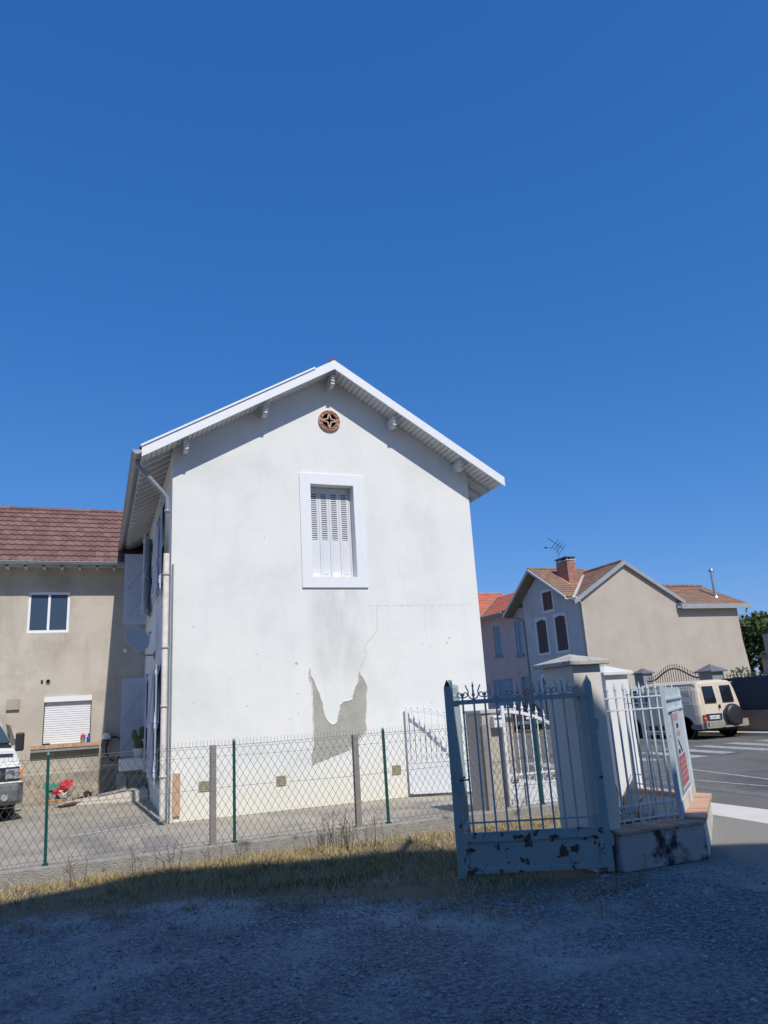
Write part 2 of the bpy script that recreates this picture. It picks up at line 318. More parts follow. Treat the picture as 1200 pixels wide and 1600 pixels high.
    def build(s, name, m, parent=None, local=False, smooth=False, bevel=0., label=None, fix=True):
        vs = s.v
        if parent is not None and not local:
            inv = WM[parent].inverted(); vs = [tuple(inv @ Vector(v)) for v in vs]
        elif parent is None and not local and s.v:
            pass
        me = bpy.data.meshes.new(name); me.from_pydata(vs, [], s.f); me.materials.append(M[m] if isinstance(m, str) else m)
        at = me.attributes.new('rnd', 'FLOAT', 'FACE'); at.data.foreach_set('value', s.r)
        if fix:
            import bmesh
            bm = bmesh.new(); bm.from_mesh(me); bmesh.ops.recalc_face_normals(bm, faces=bm.faces); bm.to_mesh(me); bm.free()
        if smooth:
            for p in me.polygons: p.use_smooth = True
        me.update()
        o = bpy.data.objects.new(name, me); COL.objects.link(o)
        WM[o] = Matrix.Identity(4) if parent is None else WM[parent]
        if parent is not None: o.parent = parent
        if bevel:
            b = o.modifiers.new('bevel', 'BEVEL'); b.width = bevel; b.segments = 2; b.limit_method = 'ANGLE'
        if smooth == 2:
            for p in me.polygons: p.use_smooth = True
        if label: o['label'] = label
        return o
def tag(o, label, cat, group=None):
    o['label'] = label; o['category'] = cat
    if group: o['group'] = group
    return o
def thing(name, label, cat, loc=(0, 0, 0), rz=0., group=None):
    o = bpy.data.objects.new(name, None); COL.objects.link(o); o.location = loc; o.rotation_euler = (0, 0, rz)
    o.empty_display_size = .2
    WM[o] = Matrix.Translation(Vector(loc)) @ Matrix.Rotation(rz, 4, 'Z')
    return tag(o, label, cat, group)
def struct(o): o['kind'] = 'structure'; return o
def stuff(o, label, cat): o['kind'] = 'stuff'; return tag(o, label, cat)
def copy_tree(o, parent=None):
    c = o.copy(); COL.objects.link(c)
    if parent is not None: c.parent = parent
    for ch in [x for x in COL.objects if x.parent == o]: copy_tree(ch, c)
    return c
def wall_holes(mb, x0, x1, z0, z1, holes, y0, y1, axis='X'):
    """solid wall slab with rectangular openings; axis 'X' runs along X (y0..y1 thick), 'Y' runs along Y"""
    xs = sorted({x0, x1, *[h[0] for h in holes], *[h[1] for h in holes]}); zs = sorted({z0, z1, *[h[2] for h in holes], *[h[3] for h in holes]})
    vs = {}; V = []; F = []
    def vi(x, y, z):
        k = (x, y, z)
        if k not in vs: vs[k] = len(V); V.append((x, y, z) if axis == 'X' else (y, x, z))
        return vs[k]
    inside = lambda cx, cz: x0 < cx < x1 and z0 < cz < z1 and not any(h[0] < cx < h[1] and h[2] < cz < h[3] for h in holes)
    for i in range(len(xs) - 1):
        for j in range(len(zs) - 1):
            a, b, c, d = xs[i], xs[i + 1], zs[j], zs[j + 1]; cx, cz = (a + b) / 2, (c + d) / 2
            if not inside(cx, cz): continue
            for y in (y0, y1): F.append((vi(a, y, c), vi(b, y, c), vi(b, y, d), vi(a, y, d)))
            if not (i > 0 and inside((xs[i - 1] + a) / 2, cz)): F.append((vi(a, y0, c), vi(a, y1, c), vi(a, y1, d), vi(a, y0, d)))
            if not (i < len(xs) - 2 and inside((b + xs[i + 2]) / 2, cz)): F.append((vi(b, y0, c), vi(b, y1, c), vi(b, y1, d), vi(b, y0, d)))
            if not (j > 0 and inside(cx, (zs[j - 1] + c) / 2)): F.append((vi(a, y0, c), vi(b, y0, c), vi(b, y1, c), vi(a, y1, c)))
            if not (j < len(zs) - 2 and inside(cx, (d + zs[j + 2]) / 2)): F.append((vi(a, y0, d), vi(b, y0, d), vi(b, y1, d), vi(a, y1, d)))
    mb.add(V, F, .5)
def tiles(mb, P00, P10, P01, P11, tw=.23, th=.33, lift=.03, amp=.018, sub=4):
    """courses of interlocking tiles on the quad P00-P10 (eave) to P01-P11 (ridge)"""
    P00, P10, P01, P11 = map(Vector, (P00, P10, P01, P11))
    W_ = (P10 - P00).length; H_ = (P01 - P00).length
    nx = max(2, round(W_ / tw)); ny = max(2, round(H_ / th))
    N = (P10 - P00).cross(P01 - P00).normalized()
    if N.z < 0: N = -N
    for j in range(ny):
        row = []; rn = [random.random() for _ in range(nx)]
        V = []; F = []; Rn = []
        for (vv, up) in ((j / ny, lift), ((j + 1) / ny + .15 / ny, .004)):
            vv = min(vv, 1.0)
            a = P00.lerp(P01, vv); b = P10.lerp(P11, vv)
            for i in range(nx * sub + 1):
                ph = (i % sub) / sub
                h = amp * (math.sin(ph * 2 * math.pi) * .5 + .5) + up + (random.uniform(-.004, .004) if up > .01 else 0)
                V.append(a.lerp(b, i / (nx * sub)) + N * h)
        base = nx * sub + 1
        a = P00.lerp(P01, j / ny); b = P10.lerp(P11, j / ny)
        for i in range(base): V.append(a.lerp(b, i / (nx * sub)) - N * .005)
        n0 = len(mb.v)
        mb.v += [tuple(v) for v in V]
        for i in range(nx * sub):
            mb.f.append((n0 + i, n0 + i + 1, n0 + base + i + 1, n0 + base + i)); mb.r.append(rn[i // sub])
            mb.f.append((n0 + 2 * base + i, n0 + 2 * base + i + 1, n0 + i + 1, n0 + i)); mb.r.append(rn[i // sub])
def ridge_caps(mb, a, b, r=.09, step=.38):
    a = Vector(a); b = Vector(b); n = max(2, round((b - a).length / step)); d = (b - a) / n
    for i in range(n):
        p = a + d * i
        mb.tube([p - d * .05, p + d * 1.0], [r * 1.08, r * .92], n=8)
def vnoise(x, y, s=0):
    def h(i, j): 
        v = math.sin(i * 127.1 + j * 311.7 + s * 74.7) * 43758.5453; return v - math.floor(v)
    xi, yi = math.floor(x), math.floor(y); fx, fy = x - xi, y - yi; fx = fx * fx * (3 - 2 * fx); fy = fy * fy * (3 - 2 * fy)
    return (h(xi, yi) * (1 - fx) + h(xi + 1, yi) * fx) * (1 - fy) + (h(xi, yi + 1) * (1 - fx) + h(xi + 1, yi + 1) * fx) * fy
def sheet(name, m, x0, x1, y0, y1, z, step=None, amp=0., th=None):
    mb = MB()
    if th is not None: mb.box(x0, x1, y0, y1, z - th, z)
    elif step:
        nx = int((x1 - x0) / step); ny = int((y1 - y0) / step)
        mb.v = [(x0 + (x1 - x0) * i / nx, y0 + (y1 - y0) * j / ny, 0) for j in range(ny + 1) for i in range(nx + 1)]
        mb.v = [(x, y, z + amp * (vnoise(x * .7, y * .7) + .6 * vnoise(x * 2.3, y * 2.3, 1) + .35 * vnoise(x * 6, y * 6, 2) - 1)) for x, y, _ in mb.v]
        mb.f = [(j * (nx + 1) + i, j * (nx + 1) + i + 1, (j + 1) * (nx + 1) + i + 1, (j + 1) * (nx + 1) + i) for j in range(ny) for i in range(nx)]
        mb.r = [0.] * len(mb.f)
    else: mb.add([(x0, y0, z), (x1, y0, z), (x1, y1, z), (x0, y1, z)], [(0, 1, 2, 3)])
    return struct(mb.build(name, m, smooth=bool(step), fix=not step))
# ================================================================ setting
sheet('ground', 'earth', -300, 400, -200, 500, -.06)
EDGE = [(-16, 8.9), (-6, 8.35), (-.72, 8.09), (.36, 7.8), (.94, 7.8), (1.46, 7.41), (1.99, 7.11), (2.45, 6.75), (2.89, 6.35), (3.46, 6.2), (4.0, 6.02), (4.45, 6.15), (4.9, 6.9), (6.9, 8.5), (9, 9)]
def edge(x):
    for (a, b), (c, d) in zip(EDGE[:-1], EDGE[1:]):
        if a <= x <= c: return b + (d - b) * (x - a) / (c - a)
    return 9
sm = lambda v, a, b: (lambda t: t * t * (3 - 2 * t))(min(1, max(0, (v - a) / (b - a))))
def yard_sheet():
    mb = MB(); x0, x1, y0, y1, st = -14, 7.38, -2.4, 9.54, .1
    nx, ny = int((x1 - x0) / st), int((y1 - y0) / st); E_, A_ = [], []
    for j in range(ny + 1):
        for i in range(nx + 1):
            x = x0 + (x1 - x0) * i / nx; y = y0 + (y1 - y0) * j / ny
            z = .02 * (vnoise(x * .7, y * .7) + .6 * vnoise(x * 2.3, y * 2.3, 1) + .35 * vnoise(x * 6, y * 6, 2) - 1)
            lim = 5.0 + (6.3 - min(y, 6.3)) * .35
            ap = sm(x, lim, lim + .9) * .75; z = z * (1 - ap) + .09 * sm(x, 5.8, 7.1) * sm(y, 5.0, 7.6)
            mb.v.append((x, y, z)); A_.append(ap); E_.append(sm(y, edge(x) - .35, edge(x) + .45) * (1 - ap))
    mb.f = [(j * (nx + 1) + i, j * (nx + 1) + i + 1, (j + 1) * (nx + 1) + i + 1, (j + 1) * (nx + 1) + i) for j in range(ny) for i in range(nx)]; mb.r = [0.] * len(mb.f)
    o = struct(mb.build('gravel_yard', 'gravel', smooth=True, fix=False))
    for nm, vals in (('earth', E_), ('apron', A_)): o.data.attributes.new(nm, 'FLOAT', 'POINT').data.foreach_set('value', vals)
yard_sheet()
sheet('neighbour_yard', 'yard', -30, 7.9, 9.7, 60, -.004)
sheet('pavement', 'pave', 7.38, 8.24, -20, 60, .07, th=.14)
sheet('road', 'asphalt', 8.24, 20.7, -30, 90, -.01)
sheet('far_pavement', 'pave', 20.7, 21.15, -30, 31.6, .10, th=.15)
mb = MB()
for i, x in enumerate((10.3, 11.5, 12.7, 13.9, 15.05, 16.2, 17.35, 18.5)):
    y0 = 15.1 + (.0 if i % 2 else .25); y1 = y0 + 2.6 + .15 * (i % 3)
    mb.add([(x - .0, y0, -.006), (x + .5, y0, -.006), (x + .88, y1, -.006), (x + .38, y1, -.006)], [(0, 1, 2, 3)])
struct(mb.build('zebra_crossing', 'marking'))
mb = MB()
def stripe(mb, a, b, w, z=-.006):
    a = Vector((*a, z)); b = Vector((*b, z)); n = (b - a).cross(Vector((0, 0, 1))).normalized() * w / 2
    mb.add([a - n, b - n, b + n, a + n], [(0, 1, 2, 3)])
stripe(mb, (12.05, 13.8), (11.0, 8.8), .09); stripe(mb, (11.0, 8.8), (10.0, 4), .09); stripe(mb, (10.5, 13.2), (10.72, 6.), .08)
stripe(mb, (17.9, 19.6), (19.4, 34), .12)
struct(mb.build('road_lines', 'marking'))
mb = MB(); stripe(mb, (9.95, 11.8), (9.4, 5), .32); struct(mb.build('ghost_line', 'marking_old'))

# ---------------------------------------------------------------- building behind the camera that shades the yard
t = thing('rendered_building', 'tall rendered gable building whose shade covers the gravel yard', 'building', (1.36, -2.6, 0))
sh = [(-.8, 8.86), (.76, 9.38), (2.1, 8.95), (3.34, 8.78), (3.8, 8.45), (4.57, 8.07), (4.84, 7.81), (5.68, 7.2), (6.23, 6.78), (6.68, 6.4), (7.9, 5.35)]
tn = math.tan(R(SUN_EL)); sk = math.tan(R(180 - SUN_AZ))
rl = [(x + sk * (y + 2.5), (y + 2.5) * tn) for x, y in sh]
prof = [(-8, 0), (rl[-1][0], 0)] + rl[::-1] + [(-8, rl[0][1] - 3.0)]
mb = MB(); mb.prism([(x, -2.75, z - (.16 if z else 0)) for x, z in prof], (0, -11, 0)); mb.build('wall', 'barn_wall', t)
mb = MB()
top = prof[2:]
for (a, b) in zip(top[:-1], top[1:]):
    mb.prism([(a[0], -2.5, a[1]), (b[0], -2.5, b[1]), (b[0], -2.5, b[1] - .12), (a[0], -2.5, a[1] - .12)], (0, -11.6, 0))
mb.build('roof', 'tile_old', t)
for i, x in enumerate((-4.5, -1, 2.6, 5.6)):
    for z in (1., 4.4):
        mb = MB(); wall_holes(mb, x, x + 1.1, z, z + 1.5, [(x + .08, x + .51, z + .08, z + 1.42), (x + .59, x + 1.02, z + .08, z + 1.42)], -2.748, -2.70); f = mb.build('window', 'white_old', t)
        mb = MB(); mb.box(x + .06, x + 1.04, -2.73, -2.725, z + .06, z + 1.44); mb.build('pane', 'glass_dark', f)

def blob(mb, c, rx, ry, rz, n=14, rough=.25, seed=0):
    pr = []
    rows = 6
    V = []; F = []
    for j in range(rows + 1):
        ph = j / rows * math.pi / 2
        for k in range(n):
            a = 2 * math.pi * k / n; q = 1 + rough * (vnoise(math.cos(a) * 2 + seed, math.sin(a) * 2 + j * .7, seed) - .5) * 2
            V.append((c[0] + rx * q * math.cos(a) * math.cos(ph), c[1] + ry * q * math.sin(a) * math.cos(ph), c[2] + rz * q * math.sin(ph)))
    for j in range(rows):
        for k in range(n): F.append((j * n + k, j * n + (k + 1) % n, (j + 1) * n + (k + 1) % n, (j + 1) * n + k))
    mb.add(V, F)
# ================================================================ white house
YF = 13.62
def zl(x): return 8.63 - (4.35 - x) * .5806
def zr(x): return 8.63 - (x - 4.35) * .6205
H = thing('white_house', 'white rendered gable house with grey mortar patch and shuttered upper window', 'house', (4.34, YF, 0))
mb = MB()
wall_holes(mb, 1.21, 7.47, 0, 6.4, [(3.88, 4.79, 4.19, 6.09)], YF, YF + .35)
mb.prism([(1.21, YF, 6.4), (7.47, YF, 6.4), (7.47, YF, zr(7.47) - .135), (4.35, YF, 8.495), (1.21, YF, zl(1.21) - .135)], (0, .35, 0))
mb.build('gable_wall', 'white_wall', H)
mb = MB()
lh = [(15.55, 16.5, 4.2, 6.1), (19.0, 19.95, 4.2, 6.1), (15.9, 16.85, .5, 2.75), (18.9, 19.85, .6, 2.75)]
wall_holes(mb, YF + .35, 24., 0, 6.62, lh, 1.21, 1.56, axis='Y')
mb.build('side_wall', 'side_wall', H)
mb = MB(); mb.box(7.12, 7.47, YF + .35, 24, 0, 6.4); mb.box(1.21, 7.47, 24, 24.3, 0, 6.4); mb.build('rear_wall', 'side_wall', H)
mb = MB()
for (a, b, c, d) in lh: mb.box(1.40, 1.42, a, b, c, d)
mb.each('window_backing', 'dark', H)
# roof
mb = MB()
mb.prism([(.62, 13.14, zl(.62) - .03), (4.35, 13.14, 8.60), (4.35, 13.14, 8.50), (.62, 13.14, zl(.62) - .13)], (0, 11, 0))
mb.prism([(8.08, 13.14, zr(8.08) - .03), (4.35, 13.14, 8.60), (4.35, 13.14, 8.50), (8.08, 13.14, zr(8.08) - .13)], (0, 11, 0))
rf = mb.build('roof', 'soffit', H)
mb = MB(); tiles(mb, (.60, 24, zl(.6) - .01), (.60, 13.16, zl(.6) - .01), (4.35, 24, 8.62), (4.35, 13.16, 8.62)); 
tiles(mb, (8.10, 13.16, zr(8.1) - .01), (8.10, 24, zr(8.1) - .01), (4.35, 13.16, 8.62), (4.35, 24, 8.62)); ridge_caps(mb, (4.35, 13.2, 8.66), (4.35, 24, 8.66), r=.07)
mb.build('roof_tiles', 'tile_red', rf)
# barge boards
mb = MB(); mb.prism([(.62, 13.10, zl(.62) + .01), (4.35, 13.10, 8.64), (4.35, 13.10, 8.44), (.62, 13.10, zl(.62) - .19)], (0, .03, 0))
mb.prism([(.60, 13.075, zl(.60) + .045), (3.93, 13.075, zl(3.93) + .045), (3.93, 13.075, zl(3.93) + .005), (.60, 13.075, zl(.60) + .005)], (0, .05, 0)); mb.build('barge_board', 'white_paint', H)
mb = MB(); mb.prism([(8.10, 13.10, zr(8.10) + .01), (4.3502, 13.10, 8.64), (4.3502, 13.10, 8.44), (8.10, 13.10, zr(8.10) - .19)], (0, .03, 0)); mb.build('barge_board', 'white_paint', H)
# soffit battens of the gable overhang (run with the ridge), rafters of the side eaves
mb = MB()
for i in range(42):
    x = 4.45 + i * .088
    if x < 8.0: mb.beam((x, 13.14, zr(x) - .145), (x, 13.61, zr(x) - .145), .078, .02, up=(.53, 0, .85))
for i in range(40):
    x = 4.25 - i * .092
    if x > .7: mb.beam((x, 13.14, zl(x) - .145), (x, 13.61, zl(x) - .145), .085, .02, up=(-.5, 0, .87))
mb.build('soffit', 'soffit', H)
mb = MB()
for i in range(25):
    y = 13.72 + i * .36
    mb.beam((.66, y, zl(.66) - .165), (1.21, y, zl(1.21) - .165), .07, .085)
for i in range(26):
    y = 13.72 + i * .4
    mb.beam((8.04, y, zr(8.04) - .165), (7.47, y, zr(7.47) - .165), .07, .085)
mb.each('rafter', 'soffit', H)
# purlin brackets
for (x, z) in ((1.42, 6.62), (2.93, 7.49), (4.35, 8.26), (5.68, 7.47), (7.17, 6.60)):
    mb = MB(); p = [(YF, z - .06), (YF, z + .10), (13.22, z + .10), (13.22, z + .03), (13.245, z + .01), (13.24, z - .02), (13.27, z - .04), (13.265, z - .08), (13.31, z - .115), (13.40, z - .125), (13.5, z - .10)]
    mb.prism([(x - .04, y, zz) for y, zz in p], (.08, 0, 0)); mb.build('bracket', 'soffit', H)
# gutter and rainwater pipe
mb = MB()
prof = [(-.075 + .15 * 0, 0)] 
ring = [(math.cos(a) * .08, math.sin(a) * .08) for a in [math.pi + math.pi * k / 8 for k in range(9)]]
ring2 = [(x * .88, z * .88) for x, z in ring[::-1]]
mb.loft([[(.54 + x, y, 6.38 + z - dz) for x, z in ring + ring2] for y, dz in ((13.06, 0), (21.9, .03))])
mb.tube([(.46, 13.06, 6.38), (.46, 21.9, 6.35)], .012); mb.prism([(.54 + x, 13.05, 6.38 + z) for x, z in ring], (0, .02, 0))
for i in range(9):
    y = 13.9 + i; mb.lathe([(.083, -.015), (.083, .015)], (.54, y, 6.375), 'Y', 14) if i % 2 else None
mb.build('gutter', 'zinc', H)
mb = MB(); mb.tube([(.56, 13.42, 6.30), (.58, 13.42, 6.20), (.66, 13.44, 6.12), (1.02, 13.5, 5.74), (1.10, 13.51, 5.64), (1.115, 13.51, 5.5), (1.115, 13.51, 4.55)], .045, n=10)
mb.lathe([(.055, -.03), (.055, .03)], (1.115, 13.51, 5.38), 'Z', 12)
dp = mb.build('downpipe', 'zinc', H, smooth=True)
mb = MB(); mb.tube([(1.115, 13.51, 4.58), (1.115, 13.51, .12), (1.115, 13.49, .05)], .052, n=10)
for z in (4.2, 2.9, 1.9, .75): mb.lathe([(.062, -.02), (.062, .02)], (1.115, 13.51, z), 'Z', 12)
mb.build('lower_pipe', 'pipe_cream', dp, smooth=True)
mb = MB(); mb.tube([(1.235, 13.585, .02), (1.235, 13.585, 1.7), (1.235, 13.585, 4.4)], .018, n=6); mb.build('cable_duct', 'zinc', H)
mb = MB(); mb.box(1.29, 1.41, 13.575, 13.617, .10, .78); mb.build('wall_board', 'brick_cap', H)
# window
mb = MB(); wall_holes(mb, 3.66, 5.01, 3.98, 6.31, [(3.88, 4.79, 4.19, 6.09)], YF - .035, YF - .001)
w = mb.build('window_surround', 'white_paint', H)
mb = MB()
for k in range(4):
    x0 = 3.895 + k * .213; x1 = x0 + .208
    mb.box(x0, x1, YF + .19, YF + .225, 4.20, 4.98); mb.box(x0, x0 + .045, YF + .19, YF + .225, 4.98, 6.08); mb.box(x1 - .045, x1, YF + .19, YF + .225, 4.98, 6.08)
    mb.box(x0 + .045, x1 - .045, YF + .19, YF + .225, 5.95, 6.08)
    mb.box(x0 + .05, x1 - .05, YF + .183, YF + .19, 4.28, 4.93)
    for j in range(21):
        z = 5.0 + j * .0455; mb.beam((x0 + .045, YF + .207, z + .006), (x1 - .045, YF + .207, z + .006), .03, .008, up=(0, .7, 1)); mb.box(x0 + .045, x1 - .045, YF + .192, YF + .2, z - .006, z + .012)
mb.box(4.75, 4.79, YF + .2, YF + .24, 4.19, 6.09)
mb.build('shutter', 'slat', w)
mb = MB(); mb.box(3.88, 4.79, YF + .23, YF + .25, 4.19, 6.09); mb.build('shutter_backing', 'slot', w)
mb = MB()
for (x, c) in ((4.42, .12), (4.0, .10)): mb.box(x - .08, x + .08, YF + .178, YF + .186, 4.20, 4.20 + c)
mb.each('kick_plate', 'white_paint', w)
# terracotta rose
mb = MB(); c = (4.34, YF, 7.49)
mb.lathe([(.150, -.035), (.165, -.06), (.185, -.03), (.205, -.03), (.215, -.055), (.235, -.04), (.236, 0.0), (.15, 0.0), (.150, -.035)], c, 'Y', 40)
rt = MB()
for k in range(4):
    a0 = math.pi / 4 + k * math.pi / 2
    pts = []
    for q in range(9):
        u = q / 8; rr = .155 - .105 * math.sin(u * math.pi) ** .8
        a = a0 - math.pi / 4 + u * math.pi / 2
        pts.append((c[0] + rr * math.cos(a), YF - .03, c[2] + rr * math.sin(a)))
    rt.tube(pts, .017, n=6)
for k in range(12):
    a = k * math.pi / 6; mb.lathe([(.016, -.045), (.012, -.06), (0, -.062)], (c[0] + .195 * math.cos(a), YF, c[2] + .195 * math.sin(a)), 'Y', 8)
rs = mb.build('rose_vent', 'terracotta', H); rt.build('tracery', 'terra_pale', rs)
mb = MB(); mb.lathe([(.156, -.012), (.156, -.004)], c, 'Y', 32); mb.build('backing', 'dark', rs)
for (x, z) in ((1.81, .53), (3.16, .50), (5.38, .50)):
    mb = MB(); mb.box(x - .09, x + .09, YF - .012, YF - .002, z - .085, z + .085)
    for k in range(6): mb.box(x - .08, x + .08, YF - .02, YF - .012, z - .075 + k * .028, z - .06 + k * .028)
    mb.build('air_brick', 'vent', H)
# bare mortar patch, cracks and holes in the render
pp = [(3.76, 2.49), (3.77, 2.31), (3.81, 2.27), (3.855, 2.14), (3.93, 1.98), (3.985, 1.8), (3.99, 1.68), (4.03, 1.55), (4.08, 1.46), (4.15, 1.41), (4.21, 1.42), (4.25, 1.46), (4.26, 1.55), (4.30, 1.66), (4.32, 1.76), (4.38, 1.81), (4.5, 1.82), (4.57, 1.84), (4.59, 1.95), (4.64, 2.08), (4.70, 2.18), (4.71, 2.25), (4.74, 2.37), (4.765, 2.27), (4.82, 2.22), (4.86, 2.12), (4.885, 2.03), (4.86, 1.95), (4.855, 1.8), (4.84, 1.6), (4.81, 1.42), (4.83, 1.3), (4.82, 1.24), (4.7, 1.12), (4.58, 1.02), (4.41, .90), (4.2, .85), (3.97, .79), (3.82, .74), (3.74, .70), (3.73, .82), (3.77, 1.0), (3.785, 1.33), (3.78, 1.6), (3.79, 1.91), (3.78, 2.12), (3.765, 2.22), (3.735, 2.25), (3.725, 2.36)]
pj = []
for i, (a, b) in enumerate(zip(pp, pp[1:] + pp[:1])):
    for u in (0, .33, .66):
        j = .009 if u else 0
        pj.append((a[0] + (b[0] - a[0]) * u + random.uniform(-j, j), a[1] + (b[1] - a[1]) * u + random.uniform(-j, j)))
mb = MB(); mb.prism([(x, YF - .005, z) for x, z in pj], (0, .004, 0)); mb.build('mortar_patch', 'patch', H)
mb = MB()
for n in range(1):
    for a, b in zip(pj, pj[1:] + pj[:1]):   # thin broken lip of render round the patch
        if a[1] > .98: mb.tube([(a[0], YF - .006, a[1]), (b[0], YF - .006, b[1])], .011, n=5)
mb.build('render_lip', 'white_wall', H)
ck = [(5.18, 3.62), (5.165, 3.4), (5.16, 3.18), (5.12, 3.08), (5.02, 2.98), (4.92, 2.89), (4.88, 2.8), (4.86, 2.74), (4.91, 2.71), (4.89, 2.64), (4.84, 2.55), (4.80, 2.48), (4.75, 2.39)]
mb = MB()
for a, b in zip(ck[:-1], ck[1:]): mb.beam((a[0], YF - .002, a[1]), (b[0], YF - .002, b[1]), .002, .008, up=(1, 0, .3))
for a, b in (((4.98, 3.62), (7.3, 3.62)), ((6.2, 3.6), (6.2, 2.9))):
    for k in range(14):
        p = Vector((a[0], YF - .002, a[1])).lerp(Vector((b[0], YF - .002, b[1])), k / 14 + random.uniform(0, .02)); q = Vector((a[0], YF - .002, a[1])).lerp(Vector((b[0], YF - .002, b[1])), (k + .85) / 14)
        mb.beam(p, q + Vector((0, 0, random.uniform(-.006, .006))), .002, .0028, up=(0, 0, 1))
for k in range(26): 
    x = random.uniform(1.6, 7.2); z = random.choice((random.uniform(1.3, 3.3), random.uniform(1.3, 7))); r_ = random.uniform(.006, .014)
    if z < 6 and not (3.6 < x < 5.05 and z > 3.9): mb.lathe([(r_, -.003), (r_, -.001)], (x, YF, z), 'Y', 7)
for (x, z, r_) in ((3.50, 2.55, .028), (6.1, 2.85, .012), (6.72, 2.95, .02), (6.66, 2.85, .016)): mb.lathe([(r_, -.004), (r_, -.001)], (x, YF, z), 'Y', 8)
mb.build('render_crack', 'crack', H)
# shutters on the side wall
def leaf(mb, x0, y0, x1, y1, z0, z1, th=.03):
    a = Vector((x0, y0, 0)); b = Vector((x1, y1, 0)); d = (b - a).normalized(); n = Vector((-d.y, d.x, 0)); w_ = (b - a).length
    def bx(u0, u1, za, zb, n0, n1): 
        vs = [a + d * u + n * k + Vector((0, 0, z)) for z in (za, zb) for k in (n0, n1) for u in (u0, u1)]
        mb.add(vs, [(0, 2, 3, 1), (4, 5, 7, 6), (0, 1, 5, 4), (2, 6, 7, 3), (0, 4, 6, 2), (1, 3, 7, 5)], .5)
    k = 5
    for i in range(k): bx(i * w_ / k + .003, (i + 1) * w_ / k - .003, z0, z1, -th / 2, th / 2)
    zz = [z0 + .12, (z0 + z1) / 2 - .1, z1 - .2]
    for sgn in (-1, 1):
        n0, n1 = (-th / 2 - .018, -th / 2) if sgn < 0 else (th / 2, th / 2 + .018)
        for z in zz: bx(0, w_, z, z + .09, n0, n1)
        for (za, zb) in ((zz[0] + .09, zz[1]), (zz[1] + .09, zz[2])):
            p = a + n * (n0 + n1) / 2
            mb.beam(p + d * .03 + Vector((0, 0, zb)), p + d * (w_ - .03) + Vector((0, 0, za)), .018, .08, up=tuple(d))
for (x0, y0, x1, y1, z0, z1) in ((1.19, 20.1, .60, 20.12, 4.12, 5.98), (1.19, 18.9, .98, 18.35, 4.15, 6.1), (1.18, 16.55, 1.12, 17.05, 4.2, 6.1), (1.18, 15.5, 1.13, 15.02, 4.2, 6.1),
                                 (1.19, 20.0, .62, 20.02, .86, 2.75), (1.18, 18.85, 1.1, 18.3, .6, 2.75), (1.18, 16.9, 1.11, 17.4, .5, 2.75), (1.18, 15.85, 1.12, 15.35, .5, 2.75)):
    mb = MB(); leaf(mb, x0, y0, x1, y1, z0, z1); mb.build('shutter', 'shut_blue', H)
for (a, b, c, d) in lh:
    mb = MB(); wall_holes(mb, a, b, c, d, [(a + .06, (a + b) / 2 - .03, c + .06, d - .06), ((a + b) / 2 + .03, b - .06, c + .06, d - .06)], 1.33, 1.38, axis='Y'); mb.box(1.17, 1.38, a - .03, b + .03, c - .07, c - .001); mb.build('side_window', 'white_old', H)

# satellite dish
t = thing('satellite_dish', 'round pale satellite dish on a bent arm beside the cream downpipe', 'satellite dish', (1.2, 17.2, 3.1))
mb = MB(); tilt = Matrix.Translation((.80, 16.8, 3.42)) @ Matrix.Rotation(R(35), 4, 'Z') @ Matrix.Rotation(R(-22), 4, 'X')
mb.tr = tilt; pr = [(.001, .055), (.08, .05), (.16, .035), (.24, .012), (.30, -.02), (.305, -.02), (.30, -.008), (.24, .024), (.16, .047), (.08, .062), (.001, .067)]
mb.lathe(pr, (0, 0, 0), 'Y', 36); mb.build('reflector', 'dish', t, smooth=True)
mb = MB(); mb.tube([(1.2, 17.2, 3.08), (1.0, 17.0, 3.06), (.90, 16.92, 3.1), (.87, 16.9, 3.2), (.83, 16.88, 3.38)], .02, n=8); mb.box(1.18, 1.208, 17.1, 17.3, 3.0, 3.16); mb.build('arm', 'fascia', t)
mb = MB(); mb.tr = tilt; mb.tube([(0, .02, -.30), (0, -.28, -.34), (0, -.40, -.12)], .01); mb.lathe([(.025, -.03), (.03, .03)], (0, -.42, -.10), 'Y', 10); mb.build('receiver', 'fascia', t)

# ================================================================ grey house on the left
G = thing('grey_house', 'grey cement rendered house with brown tiled roof behind the white house', 'house', (-3, 21, 0))
mb = MB(); gw = [(-1.71, -.71, 4.05, 5.12), (-1.19, -.07, 1.25, 2.42), (-5.2, -4.2, 4.05, 5.12), (-5.2, -4.0, 1.25, 2.42)]
wall_holes(mb, -10, 1.205, 0, 5.95, gw, 21, 21.35); mb.box(-10, -9.65, 21.35, 27, 0, 5.9); mb.box(-10, 1.2, 27, 27.3, 0, 5.9)
mb.prism([(-10, 21.36, 5.95), (-10, 27.3, 5.95), (-10, 24.2, 7.9)], (.3, 0, 0)); mb.build('wall', 'grey_wall', G)
mb = MB(); mb.box(-1.75, 1.2, 20.985, 20.998, .0, .55); mb.build('wall_repair', 'yard', G)
mb = MB(); mb.prism([(-10.3, 20.5, 5.80), (-10.3, 24.2, 8.18), (-10.3, 24.2, 8.06), (-10.3, 20.5, 5.68)], (11.5, 0, 0)); mb.prism([(-10.3, 27.9, 5.80), (-10.3, 24.2, 8.18), (-10.3, 24.2, 8.06), (-10.3, 27.9, 5.68)], (11.5, 0, 0))
gr = mb.build('roof', 'soffit', G)
mb = MB(); tiles(mb, (-10.3, 20.45, 5.80), (1.2, 20.45, 5.80), (-10.3, 24.2, 8.19), (1.2, 24.2, 8.19), tw=.19, th=.42, lift=.045, amp=.024); ridge_caps(mb, (-10.3, 24.2, 8.22), (1.2, 24.2, 8.22), r=.08)
mb.build('roof_tiles', 'tile_red', gr)
